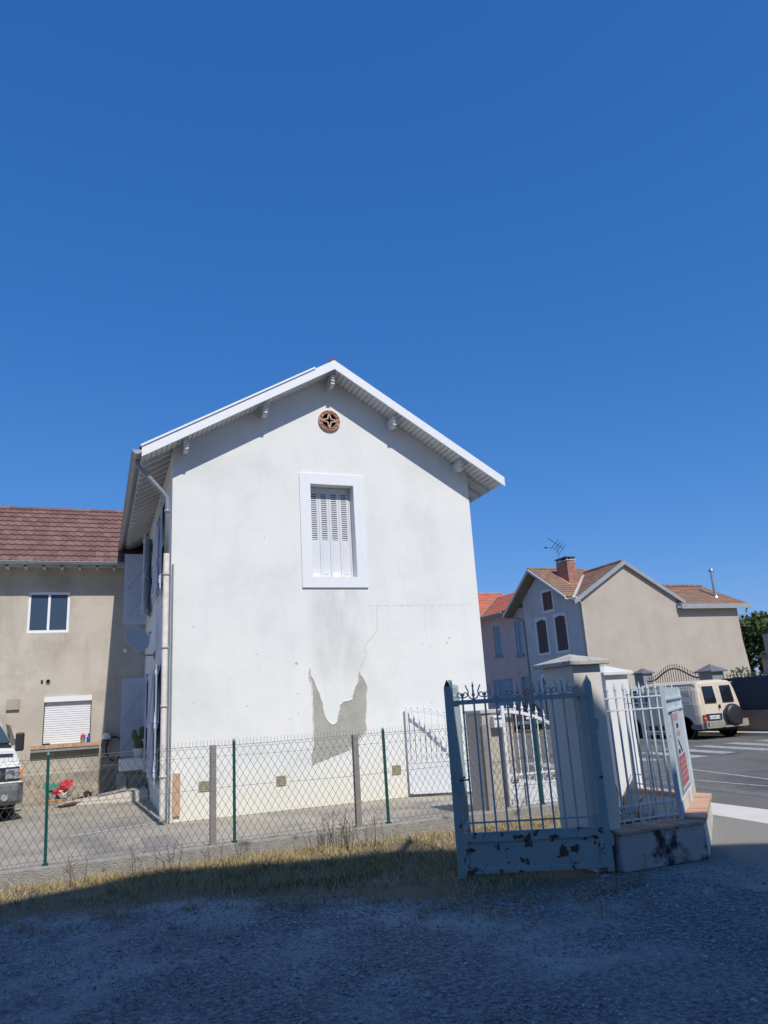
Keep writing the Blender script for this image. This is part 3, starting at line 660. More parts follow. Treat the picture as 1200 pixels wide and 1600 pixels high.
mb = MB(); mb.loft([[(x, 20.40 + yy, 5.80 + zz) for yy, zz in ring + ring2] for x in (-10.4, .62)]); mb.tube([(-10.4, 20.32, 5.80), (.62, 20.32, 5.80)], .012); mb.build('gutter', 'zinc', G)
mb = MB()
for k in range(26): mb.box(-10 + k * .43, -9.93 + k * .43, 20.50, 20.99, 5.70, 5.79)
mb.each('rafter', 'soffit', G)
def casement(G, x0, x1, z0, z1, y, n=2):
    mb = MB(); wall_holes(mb, x0, x1, z0, z1, [(x0 + .06 + k * (x1 - x0 - .06) / n, x0 + (k + 1) * (x1 - x0 - .06) / n, z0 + .07, z1 - .07) for k in range(n)], y, y + .05)
    f = mb.build('window', 'pvc', G); mb = MB(); mb.box(x0 + .03, x1 - .03, y + .02, y + .03, z0 + .03, z1 - .03); mb.build('pane', 'glass_dark', f)
casement(G, -1.71, -.71, 4.05, 5.12, 21.03); casement(G, -5.2, -4.2, 4.05, 5.12, 21.1)
def roller(G, x0, x1, z0, z1, y):
    mb = MB(); n = int((z1 - z0 - .15) / .055)
    for k in range(n): mb.prism([(x0 + .02, y + .05, z0 + k * .055), (x0 + .02, y + .032, z0 + k * .055 + .012), (x0 + .02, y + .032, z0 + k * .055 + .04), (x0 + .02, y + .05, z0 + k * .055 + .053)], (x1 - x0 - .04, 0, 0))
    mb.box(x0 + .02, x1 - .02, y + .05, y + .07, z0, z1)
    s_ = mb.build('roller_shutter', 'shutter_roll', G); mb = MB(); mb.box(x0, x1, y - .06, y + .10, z1 - .13, z1 - .002); mb.build('shutter_box', 'pvc', s_)
roller(G, -1.19, -.07, 1.25, 2.42, 21.0); roller(G, -5.2, -4.0, 1.25, 2.42, 21.06)
mb = MB()
for k in range(15): mb.box(-1.43 + k * .106, -1.43 + k * .106 + .1, 20.80, 20.999, 1.165, 1.25)
mb.build('window_sill', 'brick_cap', G)
mb = MB(); mb.box(-1.43, .155, 20.82, 20.998, 1.09, 1.162); mb.build('sill_base', 'grey_block', G)
mb = MB(); mb.lathe([(.04, -.03), (.055, -.03), (.055, 0), (.04, 0), (.04, -.03)], (-1.13, 20.999, 2.81), 'Y', 16); mb.build('vent_pipe', 'zinc', G); mb = MB(); mb.lathe([(.039, -.02), (.039, -.005)], (-1.13, 20.999, 2.81), 'Y', 16); mb.box(-1.30, -1.25, 20.985, 20.998, 2.76, 2.85); mb.build('vent_hole', 'dark', G)
mb = MB(); mb.box(-2.05, -1.75, 20.93, 20.998, 2.15, 2.40); mb.build('meter_box', 'yard', G)
mb = MB(); mb.box(.62, .95, 20.97, 20.998, 4.75, 5.15); mb.build('small_shutter', 'shut_blue', G)
mb = MB(); mb.box(.66, .75, 20.93, 20.998, 3.48, 3.58); mb.build('junction_box', 'pvc', G)
# wall lamp
t = thing('wall_lamp', 'white bowl wall lamp on the grey wall right of the brick sill', 'lamp', (.32, 20.98, 1.35))
mb = MB(); mb.lathe([(.10, 0), (.11, .03), (.10, .09), (.07, .14), (.03, .17)], (.32, 20.9, 1.28), 'Z', 18); mb.build('lamp_shade', 'pvc', t, smooth=True)
mb = MB(); mb.tube([(.32, 20.99, 1.30), (.32, 20.9, 1.25), (.32, 20.85, 1.28)], .012); mb.lathe([(.12, 0), (.12, .02)], (.32, 20.9, 1.262), 'Z', 18); mb.tube([(.32, 20.9, 1.45), (.33, 20.9, 1.6)], .006); mb.build('bracket', 'iron', t)
# things on the brick sill
def pot(name, label, cat, x, mats, kind):
    t = thing(name, label, cat, (x, 20.88, 1.25)); 
    if kind == 'pot':
        mb = MB(); mb.lathe([(.045, 0), (.065, .11), (.07, .11), (.07, .13), (.055, .13), (.045, .02)], (x, 20.88, 1.251), 'Z', 16); mb.build('pot', mats[0], t, smooth=False)
        mb = MB(); mb.lathe([(.055, 0), (.06, .02), (.05, .06), (.02, .08)], (x, 20.88, 1.381), 'Z', 12); mb.build('lid', mats[1], t)
    else:
        mb = MB(); mb.lathe([(.045, 0), (.047, .02), (.045, .12), (.02, .16), (.018, .18), (0.001, .18)], (x, 20.88, 1.251), 'Z', 16); mb.build('bottle', mats[0], t, smooth=True)
        mb = MB(); mb.lathe([(.02, 0), (.02, .03), (.001, .03)], (x, 20.88, 1.431), 'Z', 10); mb.build('cap', mats[1], t)
pot('lidded_tin', 'small grey tin with a red lid on the brick sill', 'tin', -.24, ('grey_block', 'red_plastic'), 'pot')
pot('plastic_bottle', 'small blue plastic bottle on the brick sill beside the red-lidded tin', 'bottle', -.11, ('blue_plastic', 'blue_plastic'), 'bottle')
t = thing('tray', 'dark shallow tray left on the brick sill', 'tray', (-1.06, 20.88, 1.25)); mb = MB(); mb.box(-1.16, -1.0, 20.83, 20.95, 1.251, 1.256); mb.box(-1.16, -1.15, 20.83, 20.95, 1.256, 1.29); mb.box(-1.01, -1.0, 20.83, 20.95, 1.256, 1.29); mb.box(-1.15, -1.01, 20.83, 20.84, 1.256, 1.29); mb.box(-1.15, -1.01, 20.94, 20.95, 1.256, 1.29); mb.build('rim', 'plastic_black', t)
t = thing('garden_hose', 'thin dark coiled cable hanging on the shaded grey wall beside the pale shutter', 'hose', (.5, 20.95, 1.1))
mb = MB()
for k in range(3): mb.tube([(.52 + (.19 + k * .01) * math.cos(a), 20.96 - k * .01, 1.05 + (.28 + k * .01) * math.sin(a)) for a in [i * math.pi / 12 for i in range(25)]], .008, n=5, cap=False)
mb.tube([(.52, 20.97, 1.3), (.52, 20.90, 1.32)], .012); mb.build('coil', 'iron', t)
# utility boxes under the lower shutter
t = thing('white_cabinet', 'white wall cabinet on grey blocks under the pale shutter', 'cabinet', (.9, 18.9, 0))
mb = MB(); mb.box(.58, 1.19, 18.7, 19.15, .60, .86); mb.build('body', 'pvc', t, bevel=.01)
mb = MB(); mb.box(.60, 1.17, 18.69, 18.698, .62, .84); mb.build('door', 'white_paint', t)
mb = MB(); mb.box(.54, .74, 18.72, 19.2, 0, .50); mb.prism([(.54, 18.72, .50), (.74, 18.72, .50), (.64, 18.72, .58)], (0, .48, 0)); mb.build('block', 'grey_block', t)
mb = MB(); mb.box(.77, 1.19, 18.85, 19.2, 0, .5); mb.build('block', 'grey_block', t)
mb = MB(); mb.box(.76, 1.19, 18.82, 18.845, .505, .535); mb.build('rail', 'board', t)
t = thing('potted_cactus', 'flat-padded cactus in a pale pot on the white cabinet', 'plant', (1.0, 18.85, .86))
mb = MB(); mb.lathe([(.08, 0), (.11, .18), (.12, .18), (.12, .21), (.09, .21), (.08, .03)], (1.0, 18.9, .861), 'Z', 16); mb.build('pot', 'white_old', t)
mb = MB()
for (x, z, rx, rz, ty) in ((.98, 1.2, .09, .17, .0), (1.08, 1.42, .08, .15, .05), (.9, 1.38, .07, .13, -.03), (1.05, 1.12, .07, .12, .04)):
    mb.tr = Matrix.Translation((x, 18.9 + ty, z)) @ Matrix.Rotation(R(ty * 400), 4, 'Z') @ Matrix.Diagonal((rx, .03, rz, 1)); 
    mb.lathe([(.001, -1), (.5, -.86), (.86, -.5), (1, 0), (.86, .5), (.5, .86), (.001, 1)], (0, 0, 0), 'Z', 12)
mb.tr = None; mb.build('pads', 'cactus', t, smooth=True)
# step / kerb block with boards
t = thing('concrete_step', 'long rough cream concrete step running out from the white house', 'step', (.4, 18.6, 0))
mb = MB()
mb.add([(-.7, 18.35, 0), (1.2, 17.9, 0), (1.2, 18.7, 0), (-.5, 18.9, 0), (-.65, 18.45, .05), (1.18, 17.98, .22), (1.18, 18.7, .24), (-.5, 18.85, .06)], [(0, 1, 5, 4), (1, 2, 6, 5), (2, 3, 7, 6), (3, 0, 4, 7), (4, 5, 6, 7)])
mb.build('slab', 'beige_wall', t, bevel=.03)
def plank(name, label, a, b, w, h, m, cat='board'):
    t = MB(); t.beam(a, b, w, h); o = t.build(name, m); return tag(o, label, cat)
plank('plank', 'dark board lying at the foot of the concrete step', (-.62, 18.1, .03), (.1, 18.55, .09), .12, .03, 'brown_wood')
plank('plank', 'grey weathered board lying on the concrete step', (.15, 18.4, .16), (.75, 18.4, .24), .14, .03, 'grey_block')
plank('plank', 'pale long board leaning low in front of the rubble', (-.7, 18.2, .02), (.35, 18.7, .15), .08, .02, 'board')
mb = MB(); blob(mb, (-.15, 19.3, 0), .45, .4, .38, seed=3); blob(mb, (.1, 19.2, 0), .3, .3, .25, seed=5)
for k in range(60):
    x, y = random.gauss(-.1, .35), random.gauss(19.1, .3); s_ = random.uniform(.02, .07); blob(mb, (x, y, max(0, .25 - abs(x + .1) * .5)), s_, s_, s_, n=6, seed=k)
tag(mb.build('rubble_heap', 'rubble'), 'brown heap of rubble and broken plaster by the grey house', 'rubble')
mb = MB(); blob(mb, (-1.35, 20.2, 0), .4, .35, .42, seed=9); tag(mb.build('sand_heap', 'rubble'), 'low grey sand heap behind the van bumper', 'sand heap')
t = thing('red_bag', 'crumpled red plastic bag over a thin broom handle in front of the grey house', 'bag', (-.8, 20.2, .2))
mb = MB(); blob(mb, (-.52, 20.0, .20), .22, .16, .20, rough=.6, seed=21); blob(mb, (-.72, 20.0, .14), .16, .12, .10, rough=.6, seed=23); mb.build('bag', 'red_plastic', t)
mb = MB(); mb.tube([(-.55, 20.1, .34), (-1.5, 20.15, .27)], .012); mb.build('handle', 'board', t)
t = thing('pushchair', 'small white framed folded trolley lying beside the red scoop', 'trolley', (-.55, 19.8, 0))
mb = MB(); mb.tube([(-.75, 19.8, .05), (-.45, 19.8, .22), (-.4, 19.9, .30)], .012); mb.tube([(-.7, 19.95, .2), (-.4, 19.75, .05)], .012); mb.tube([(-.7, 19.9, .2), (-.45, 19.95, .23)], .012); mb.build('frame', 'pvc', t)
mb = MB(); mb.lathe([(.02, -.02), (.06, -.02), (.06, .02), (.02, .02)], (-.72, 19.78, .065), 'Y', 14); mb.lathe([(.02, -.02), (.06, -.02), (.06, .02), (.02, .02)], (-.42, 19.78, .065), 'Y', 14); mb.build('wheels', 'rubber', t)
t = thing('green_crate', 'low green plastic crate behind the red scoop', 'crate', (-1.1, 20.6, 0))
mb = MB()
mb.box(-1.5, -.75, 20.5, 20.9, .20, .22); 
for (a, b, c, d) in ((-1.5, -.75, 20.5, 20.515), (-1.5, -.75, 20.885, 20.9), (-1.5, -1.485, 20.515, 20.885), (-.765, -.75, 20.515, 20.885)): mb.box(a, b, c, d, .22, .33)
mb.build('tub', 'green_plastic', t)
mb = MB(); mb.box(-1.45, -.8, 20.55, 20.85, 0, .198); mb.build('block', 'grey_block', t)
mb = MB(); mb.tube([(-1.0, 19.5, .03), (-.75, 19.45, .05), (-.55, 19.5, .03)], .02); tag(mb.build('orange_tool', 'orange_plastic'), 'short orange tool lying on the yard near the trolley', 'tool')
mb = MB(); mb.beam((-.35, 19.5, 0), (-.2, 19.6, .45), .35, .02, up=(0, 1, 0)); tag(mb.build('cardboard_sheet', 'rubble'), 'pale sheet of cardboard propped against the rubble heap', 'cardboard')
sheet('manhole_slab', 'concrete_post', .72, 1.12, 10.4, 12.3, .002)
mb = MB(); stripe(mb, (-.3, 13.3), (1.1, 13.9), .07, .002); struct(mb.build('drain_joint', 'pave'))
# ================================================================ wire fence on its low wall
t = tag(MB().box(-6, 6.9, 9.55, 9.75, -.1, .19).build('low_fence_wall', 'concrete_low', bevel=.02), 'low pebbly concrete wall carrying the wire mesh fence', 'wall')
FX0, FX1, FY, FZ0, FZ1 = -5.5, 6.85, 9.63, .20, 1.325
t = thing('wire_fence', 'diamond wire mesh fence with green and concrete posts in front of the white house', 'fence', (1.4, FY, .19))
mb = MB(); rw = .0021; dx = .088; hgt = FZ1 - FZ0; run = hgt * .62
def seg(mb, a, b, r=rw):
    a = Vector(a); b = Vector(b); d = (b - a).normalized(); s_ = d.cross(Vector((0, 1, 0))).normalized() * r; y = Vector((0, r, 0))
    n = len(mb.v); mb.v += [tuple(p) for p in (a + s_, a - s_ - y * .5, a - s_ * .2 + y, b + s_, b - s_ - y * .5, b - s_ * .2 + y)]
    mb.f += [(n, n + 1, n + 4, n + 3), (n + 1, n + 2, n + 5, n + 4), (n + 2, n, n + 3, n + 5)]; mb.r += [0.] * 3
k = int((FX1 - FX0 + run) / dx)
nz = 10
for i in range(-int(run / dx) - 1, k):
    for sg in (1, -1):
        pts = []
        xs = FX0 + i * dx
        for j in range(nz + 1):
            u = j / nz; x = xs + (u if sg > 0 else 1 - u) * run
            pts.append((x + .004 * math.sin(x * 3 + u * 9), FY + .01 * math.sin(x * 1.3 + u * 3) + .002 * sg, FZ0 + u * hgt + .006 * math.sin(x * 2.1)))
        for a, b in zip(pts[:-1], pts[1:]):
            if FX0 <= min(a[0], b[0]) and max(a[0], b[0]) <= FX1: seg(mb, a, b)
x = FX0
while x < FX1:
    seg(mb, (x, FY, FZ1 - .01), (x + random.uniform(-.004, .004), FY + random.uniform(-.004, .004), FZ1 + .062 + random.uniform(-.006, .006)), .0016); x += dx / 2
for z, r_ in ((FZ1 - .005, .0022), (FZ1 - .035, .0016), (1.19, .0018), (.82, .0022), (.24, .002)):
    xx = FX0
    while xx < FX1:
        x2 = min(xx + .5, FX1); f = lambda q: z + .008 * math.sin(q * 2.2 + z * 5)
        seg(mb, (xx, FY - .012, f(xx)), (x2, FY - .012, f(x2)), r_); xx = x2
mb.build('mesh', 'wire', t, fix=False)
for (x, ln) in ((-.44, -.03), (1.64, .0), (3.64, -.01), (-2.6, 0), (6.0, .0)):
    mb = MB(); mb.beam((x, FY - .03, .15), (x + ln, FY - .03, 1.36), .032, .032, up=(0, 1, 0)); mb.add([(x + ln - .016, FY - .046, 1.36), (x + ln + .016, FY - .046, 1.36), (x + ln + .016, FY - .014, 1.36), (x + ln - .016, FY - .014, 1.36), (x + ln, FY - .03, 1.40)], [(0, 1, 4), (1, 2, 4), (2, 3, 4), (3, 0, 4)])
    mb.box(x - .03, x + .03, FY - .06, FY, .15, .21); mb.build('green_post', 'green_post', t)
for x in (1.385, 3.235, -4., 5.16):
    mb = MB(); mb.beam((x, FY - .01, .1), (x, FY - .01, 1.33), .074, .074, up=(0, 1, 0)); mb.build('concrete_post', 'concrete_post', t, bevel=.008)

# ================================================================ pillars, railings, low wall by the entrance
def pillar(name, label, x0, x1, y0, y1, h, mbody, mcap, over, ch, group=None):
    t = thing(name, label, 'pillar', ((x0 + x1) / 2, (y0 + y1) / 2, 0), group=group)
    MB().box(x0, x1, y0, y1, 0, h).build('shaft', mbody, t, bevel=.008)
    a, b, c, d = x0 - over, x1 + over, y0 - over, y1 + over; e = .045
    cx, cy = (x0 + x1) / 2, (y0 + y1) / 2
    mb = MB(); mb.add([(a, c, h), (b, c, h), (b, d, h), (a, d, h), (a, c, h + e), (b, c, h + e), (b, d, h + e), (a, d, h + e), (cx, cy, h + e + ch)],
        [(3, 2, 1, 0), (0, 1, 5, 4), (1, 2, 6, 5), (2, 3, 7, 6), (3, 0, 4, 7), (4, 5, 8), (5, 6, 8), (6, 7, 8), (7, 4, 8)]); mb.build('cap', mcap, t, bevel=.006)
    return t
pillar('gate_pillar', 'cream entrance pillar with lichen grey stone cap behind the blue gate', 4.555, 4.895, 6.45, 7.0, 1.953, 'pillar', 'cap_stone', .075, .085)
pillar('gate_pillar', 'white pillar with a smooth white cap behind the pale railing', 6.70, 7.09, 8.75, 9.2, 1.90, 'pillar2', 'cap_white', .06, .10)
A = Vector((5.78, 6.29, 0)); B = Vector((7.17, 7.63, 0)); Z = Vector((0, 0, 1))
t = thing('planter_wall', 'low stained wall with brick coping carrying the pale railing', 'wall', (5.7, 6.5, 0))
nrm = Vector((-.693, .721, 0))
front = [Vector((4.745, 6.30, 0)), A, A + Vector((-.13, .32, 0)), Vector((4.897, 6.62, 0)), Vector((4.897, 6.448, 0)), Vector((4.745, 6.448, 0))]
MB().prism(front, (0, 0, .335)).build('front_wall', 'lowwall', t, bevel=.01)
side = [A + Vector((.001, .001, 0)), B, B + Vector((-.25, .14, 0)), A + Vector((-.128, .322, 0))]
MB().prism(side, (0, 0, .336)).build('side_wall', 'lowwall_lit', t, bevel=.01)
back = [B + Vector((.0, .002, 0)), Vector((7.12, 8.748, 0)), Vector((6.86, 8.748, 0)), B + Vector((-.25, .142, 0))]
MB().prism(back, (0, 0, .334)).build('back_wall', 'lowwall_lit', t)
def coping(mb, a, b, c, d, n, z0, z1):
    """a-b outer edge, d-c inner edge, n bricks"""
    for i in range(n):
        u0, u1 = (i + .03) / n, (i + .97) / n
        mb.prism([a.lerp(b, u0) + Z * z0, a.lerp(b, u1) + Z * z0, d.lerp(c, u1) + Z * z0, d.lerp(c, u0) + Z * z0], (0, 0, z1 - z0 + random.uniform(-.002, .002)))
mb = MB()
o = Vector((0, -.02, 0)); 
coping(mb, Vector((4.9, 6.28, 0)), front[1] + o + Vector((.02, 0, 0)), front[2], front[3], 9, .337, .362); mb.box(4.745, 4.897, 6.28, 6.447, .337, .362)
coping(mb, A + Vector((.02, -.015, 0)), B + Vector((.02, -.015, 0)), side[2], side[3], 16, .338, .385)
coping(mb, B + Vector((.02, .01, 0)), back[1] + Vector((.02, 0, 0)), back[2] + Vector((-.02, 0, 0)), back[3], 9, .337, .375)
mb.build('brick_coping', 'brick_cap', t)
MB().prism([front[3], front[2], side[2], back[2], Vector((4.8, 8.7, 0))], (0, 0, .05)).build('planting_bed', 'earth', t)
def railing(name, label, p0, p1, zs, zb, zt, n, m, tip=.09, bw=.011, post=None, group=None, posts=()):
    p0 = Vector((*p0, 0)); p1 = Vector((*p1, 0)); d = p1 - p0
    t = thing(name, label, 'railing', tuple(p0 + Z * zb), group=group)
    for z in zs: MB().beam(p0 + Z * z, p1 + Z * z, .032, .014, up=(0, 0, 1)).build('rail', m, t)
    for i in range(n):
        p = p0 + d * ((i + .5) / n)
        mb = MB(); mb.tube([p + Z * zb, p + Z * (zt - tip), p + Z * (zt - tip + .01), p + Z * zt], [bw, bw, bw * 1.5, .001], n=6); mb.build('bar', m, t)
    return t
FR = railing('iron_railing', 'pale blue spiked railing on the planter wall beside the entrance pillar', (4.90, 6.47), (5.63, 6.47), (1.60, 1.475, .55, .42), .36, 1.76, 7, 'rail_paint')
BR = railing('iron_railing', 'pale spiked railing on the street side between panel and white pillar', (7.0, 7.75), (6.98, 8.74), (1.62, 1.50, .56, .44), .376, 1.74, 9, 'rail_paint')
t = thing('steel_panel', 'flaking pale blue steel panel with faded red and white notice on the planter wall', 'panel', (5.68, 6.48, .36))
P0 = Vector((5.675, 6.475, 0)); P1 = Vector((7.0, 7.70, 0)); pd = (P1 - P0).normalized(); pn = Vector((pd.y, -pd.x, 0)); PL = (P1 - P0).length
def pbox(mb, u0, u1, z0, z1, n0, n1):
    vs = [P0 + pd * u + pn * n + Z * z for z in (z0, z1) for n in (n0, n1) for u in (u0, u1)]
    mb.add(vs, [(0, 2, 3, 1), (4, 5, 7, 6), (0, 1, 5, 4), (2, 6, 7, 3), (0, 4, 6, 2), (1, 3, 7, 5)], .5)
mb = MB(); pbox(mb, 0, PL, .52, 1.68, -.004, .004); mb.build('sheet', 'panel_paint', t)
mb = MB(); pbox(mb, .0, PL, .385, .515, -.012, .012); mb.build('foot_strip', 'lowwall_lit', t)
for z in (1.56, 1.435):
    mb = MB(); pbox(mb, -.01, PL, z - .012, z + .012, .005, .03); mb.build('rail', 'rail_paint', t)
for u, h in ((-.03, 1.70), (PL - .01, 1.66)):
    mb = MB(); pbox(mb, u - .02, u + .02, .36, h, -.022, .022); mb.build('post', 'rail_paint', t)
mb = MB(); pbox(mb, .42, 1.28, .58, 1.42, .006, .018); sg = mb.build('notice_board', 'sign_white', t)
mb = MB(); pbox(mb, .40, .418, .56, 1.42, .006, .022); pbox(mb, .42, 1.28, .563, .578, .006, .022); mb.build('board_edge', 'zinc', sg)
mb = MB(); pbox(mb, .46, 1.22, .62, .93, .019, .022); mb.build('red_field', 'sign_red', sg)
mb = MB()
for j, zc in enumerate((.87, .81, .75, .69)):
    u = .52
    while u < 1.14:
        l = random.uniform(.04, .10); pbox(mb, u, min(u + l, 1.16), zc - .013, zc + .013, .0225, .0235); u += l + .025
mb.build('lettering', 'sign_pink', sg)
mb = MB(); u = .50
for k in range(6): pbox(mb, u, u + .06, 1.31, 1.39, .019, .0215); u += .085
u = .62
for k in range(5): pbox(mb, u, u + .06, 1.14, 1.19, .019, .0215); u += .08
mb.build('red_lettering', 'sign_pink', sg)
mb = MB(); u = .70
for k in range(3): pbox(mb, u, u + .055, 1.225, 1.275, .019, .0215); u += .075
pbox(mb, .55, .74, .955, 1.0, .019, .0215)
q = lambda u, z: P0 + pd * u + pn * .019 + Z * z
mb.prism([q(.62, 1.10), q(.70, 1.105), q(.98, .98), q(1.02, .95), q(.92, .955), q(.72, 1.05)], pn * .002)
mb.build('black_print', 'ink', sg)

# ================================================================ pale blue entrance gate, two leaves folded together
def scroll(mb, x, z, s, h, r=.007):
    """lyre arm: from the bar foot out, up and curled over"""
    pts = []
    for k in range(9):
        a = -math.pi / 2 + k / 8 * math.pi * .62
        pts.append((x + s * (.052 * math.cos(a) + .0), 0, z + .055 + .055 * math.sin(a)))
    mb.tube(pts + [(x + s * .075, 0, z + .105 + h * .3)], r, n=5)
def curl(mb, x, z, s, r=.006):
    pts = [(x, 0, z - .02)]
    for k in range(13):
        a = -math.pi / 2 + k / 12 * math.pi * 1.75; rad = .026 * (1 - .45 * k / 12)
        pts.append((x + s * (.030 + rad * math.cos(a)), 0, z + .012 + rad * math.sin(a)))
    mb.tube(pts, r, n=5)
def blue_gate(label, loc, rz, group):
    g = thing('entrance_gate', label, 'gate', loc, rz, group); L_ = 1.49
    for (x, h) in ((.035, 1.80), (L_ - .035, 1.76)):
        mb = MB(); mb.box(x - .035, x + .035, -.02, .02, .0, h); mb.prism([(x - .035, -.02, h), (x + .035, -.02, h), (x + .012, -.02, h + .05), (x, -.02, h + .075), (x - .012, -.02, h + .05)], (0, .04, 0)); mb.build('stile', 'blue_gate', g, local=True, bevel=.004)
    mb = MB(); mb.box(.07, L_ - .07, -.016, .016, 1.615, 1.66); mb.build('top_rail', 'blue_gate', g, local=True)
    MB().box(.071, L_ - .071, -.008, .008, .485, .50).build('middle_rail', 'blue_bar', g, local=True)
    mb = MB(); mb.box(.071, L_ - .071, -.006, .006, .04, .385); mb.build('bottom_panel', 'blue_panel', g, local=True)
    mb = MB(); wall_holes(mb, .0705, L_ - .0705, .035, .39, [(.115, L_ - .115, .08, .315)], -.02, -.0065)
    mb.box(.0705, L_ - .0705, -.02, .02, .3905, .405); mb.build('panel_frame', 'blue_panel', g, local=True, bevel=.003)
    n = 12
    for i in range(1, n):
        x = .07 + (L_ - .14) * i / n
        mb = MB(); tall = i % 2 == 0; zt = 1.84 if tall else 1.74
        mb.tube([(x, 0, .405), (x, 0, 1.66)], .0095, n=8); b = mb.build('bar', 'blue_bar', g, local=True)
        mb = MB(); mb.tube([(x, 0, 1.66), (x, 0, 1.69), (x, 0, 1.705), (x, 0, 1.725), (x, 0, zt - .055), (x, 0, zt - .05), (x, 0, zt)], [.009, .009, .019, .011, .007, .013, .001], n=8)
        if tall:
            for s in (-1, 1): scroll(mb, x, 1.665, s, .12)
        else:
            for s in (-1, 1): curl(mb, x, 1.70, s)
        mb.build('finial', 'blue_bar', g, local=True)
    mb = MB(); mb.box(.055, .115, -.035, .035, .78, .98); lk = mb.build('lock_box', 'blue_gate', g, local=True, bevel=.005)
    mb = MB(); mb.tube([(.09, -.035, .90), (.09, -.07, .90), (.18, -.07, .90)], .009); mb.build('handle', 'iron', lk, local=True)
    for z in (.28, 1.35):
        mb = MB(); mb.lathe([(.026, -.05), (.026, .05)], (L_ + .005, 0, z), 'Z', 10); mb.build('hinge', 'blue_gate', g, local=True)
    return g
g1 = blue_gate('rusty pale blue entrance gate leaf with scrolled spear tips, facing the gravel', (3.335, 6.985, .015), R(-24.4), 'leaves of the pale blue entrance gate')
g2 = copy_tree(g1); g2.location = (3.45, 7.07, .015); g2.rotation_euler = (0, 0, R(59)); g2.scale = (.57, 1, 1); g2['label'] = 'second blue gate leaf folded back edge-on behind the tall left stile'

# ================================================================ neighbour's gate
t = thing('gate_post', 'thick beige rendered gate post at the corner of the neighbour yard', 'post', (5.7, 10.4, 0))
mb = MB(); mb.box(5.42, 5.96, 10.12, 10.66, 0, 1.47); mb.build('shaft', 'beige_wall', t, bevel=.01); MB().box(5.39, 5.99, 10.09, 10.69, 1.472, 1.525).build('cap', 'pale_wall', t, bevel=.01)
t = thing('letter_box', 'white letter box fixed on the beige gate post', 'letter box', (5.62, 10.05, 1.25))
MB().box(5.56, 5.70, 10.0, 10.118, 1.26, 1.43).build('box', 'pvc', t, bevel=.008); MB().box(5.57, 5.69, 9.99, 9.998, 1.385, 1.405).build('slot', 'slot', t)
def white_gate(label, loc, rz, L_, group, fall, zp=.62, zt=1.55, ze=1.20):
    g = thing('white_gate', label, 'gate', loc, rz, group); z0 = .06
    top = lambda u: ze + (zt - ze) * (math.cos(u * math.pi / 2) if fall else math.cos((1 - u) * math.pi / 2))
    MB().box(0, .05, -.02, .02, z0, zt + .09).build('stile', 'white_paint', g, local=True, bevel=.004)
    MB().box(L_ - .05, L_, -.02, .02, z0, ze + .04).build('stile', 'white_paint', g, local=True, bevel=.004)
    mb = MB(); mb.box(.052, L_ - .052, -.008, .008, z0 + .03, zp - .02); mb.build('bottom_panel', 'white_paint', g, local=True)
    for (a, b) in ((z0 - .01, z0 + .028), (zp - .018, zp + .015), (zp + .12, zp + .15)): MB().box(.052, L_ - .052, -.015, .015, a, b).build('rail', 'white_paint', g, local=True)
    mb = MB(); pts = [(.05 + (L_ - .1) * k / 14, 0, top(k / 14)) for k in range(15)]
    for a, b in zip(pts[:-1], pts[1:]): mb.beam(a, b, .03, .045)
    mb.build('curved_rail', 'white_paint', g, local=True)
    n = round(L_ / .125)
    for i in range(1, n):
        x = L_ * i / n; z = top((x - .05) / (L_ - .1))
        mb = MB(); mb.tube([(x, 0, zp + .016), (x, 0, z - .022)], .009, n=6)
        mb.tube([(x, 0, z + .02), (x, 0, z + .035), (x, 0, z + .05), (x, 0, z + .065), (x, 0, z + .085), (x, 0, z + .10), (x, 0, z + .17)], [.009, .018, .010, .022, .024, .012, .001], n=8)
        mb.build('bar', 'white_paint', g, local=True)
    mb = MB()
    for i in range(1, n):
        x = L_ * i / n - L_ / n / 2
        mb.tube([(x + .035 * math.cos(a), 0, zp + .068 + .035 * math.sin(a)) for a in [k * math.pi / 5 for k in range(11)]], .005, n=4, cap=False)
    mb.each('ring', 'white_paint', g, local=True)
    return g
white_gate('white spiked gate leaf swung open in front of the white house wall', (5.60, 13.54, 0), R(-28), 1.38, 'leaves of the white neighbour gate', True)
white_gate('closed white gate leaf between the beige post and the entrance pillar', (5.70, 10.02, 0), R(0), 1.72, 'leaves of the white neighbour gate', True, .44, 1.48, .70)
# ================================================================ vehicles
def wheel(g, x, y, z, r, w, side, rimm='rim'):
    mb = MB(); mb.lathe([(r * .60, -w / 2), (r * .86, -w / 2), (r * .97, -w * .36), (r, -w * .2), (r, w * .2), (r * .97, w * .36), (r * .86, w / 2), (r * .60, w / 2), (r * .60, -w / 2)], (x, y, z), 'X', 28)
    wh = mb.build('wheel', 'rubber', g, local=True, smooth=False)
    mb = MB(); s = side; mb.lathe([(r * .60, s * w * .42), (r * .52, s * w * .25), (r * .30, s * w * .2), (r * .22, s * w * .42), (.001, s * w * .44)], (x, y, z), 'X', 24); mb.build('rim', rimm, wh, local=True)
def qbox(mb, pts, th):  # thin slab from 4 outline points pushed along th
    mb.prism([Vector(p) for p in pts], th)
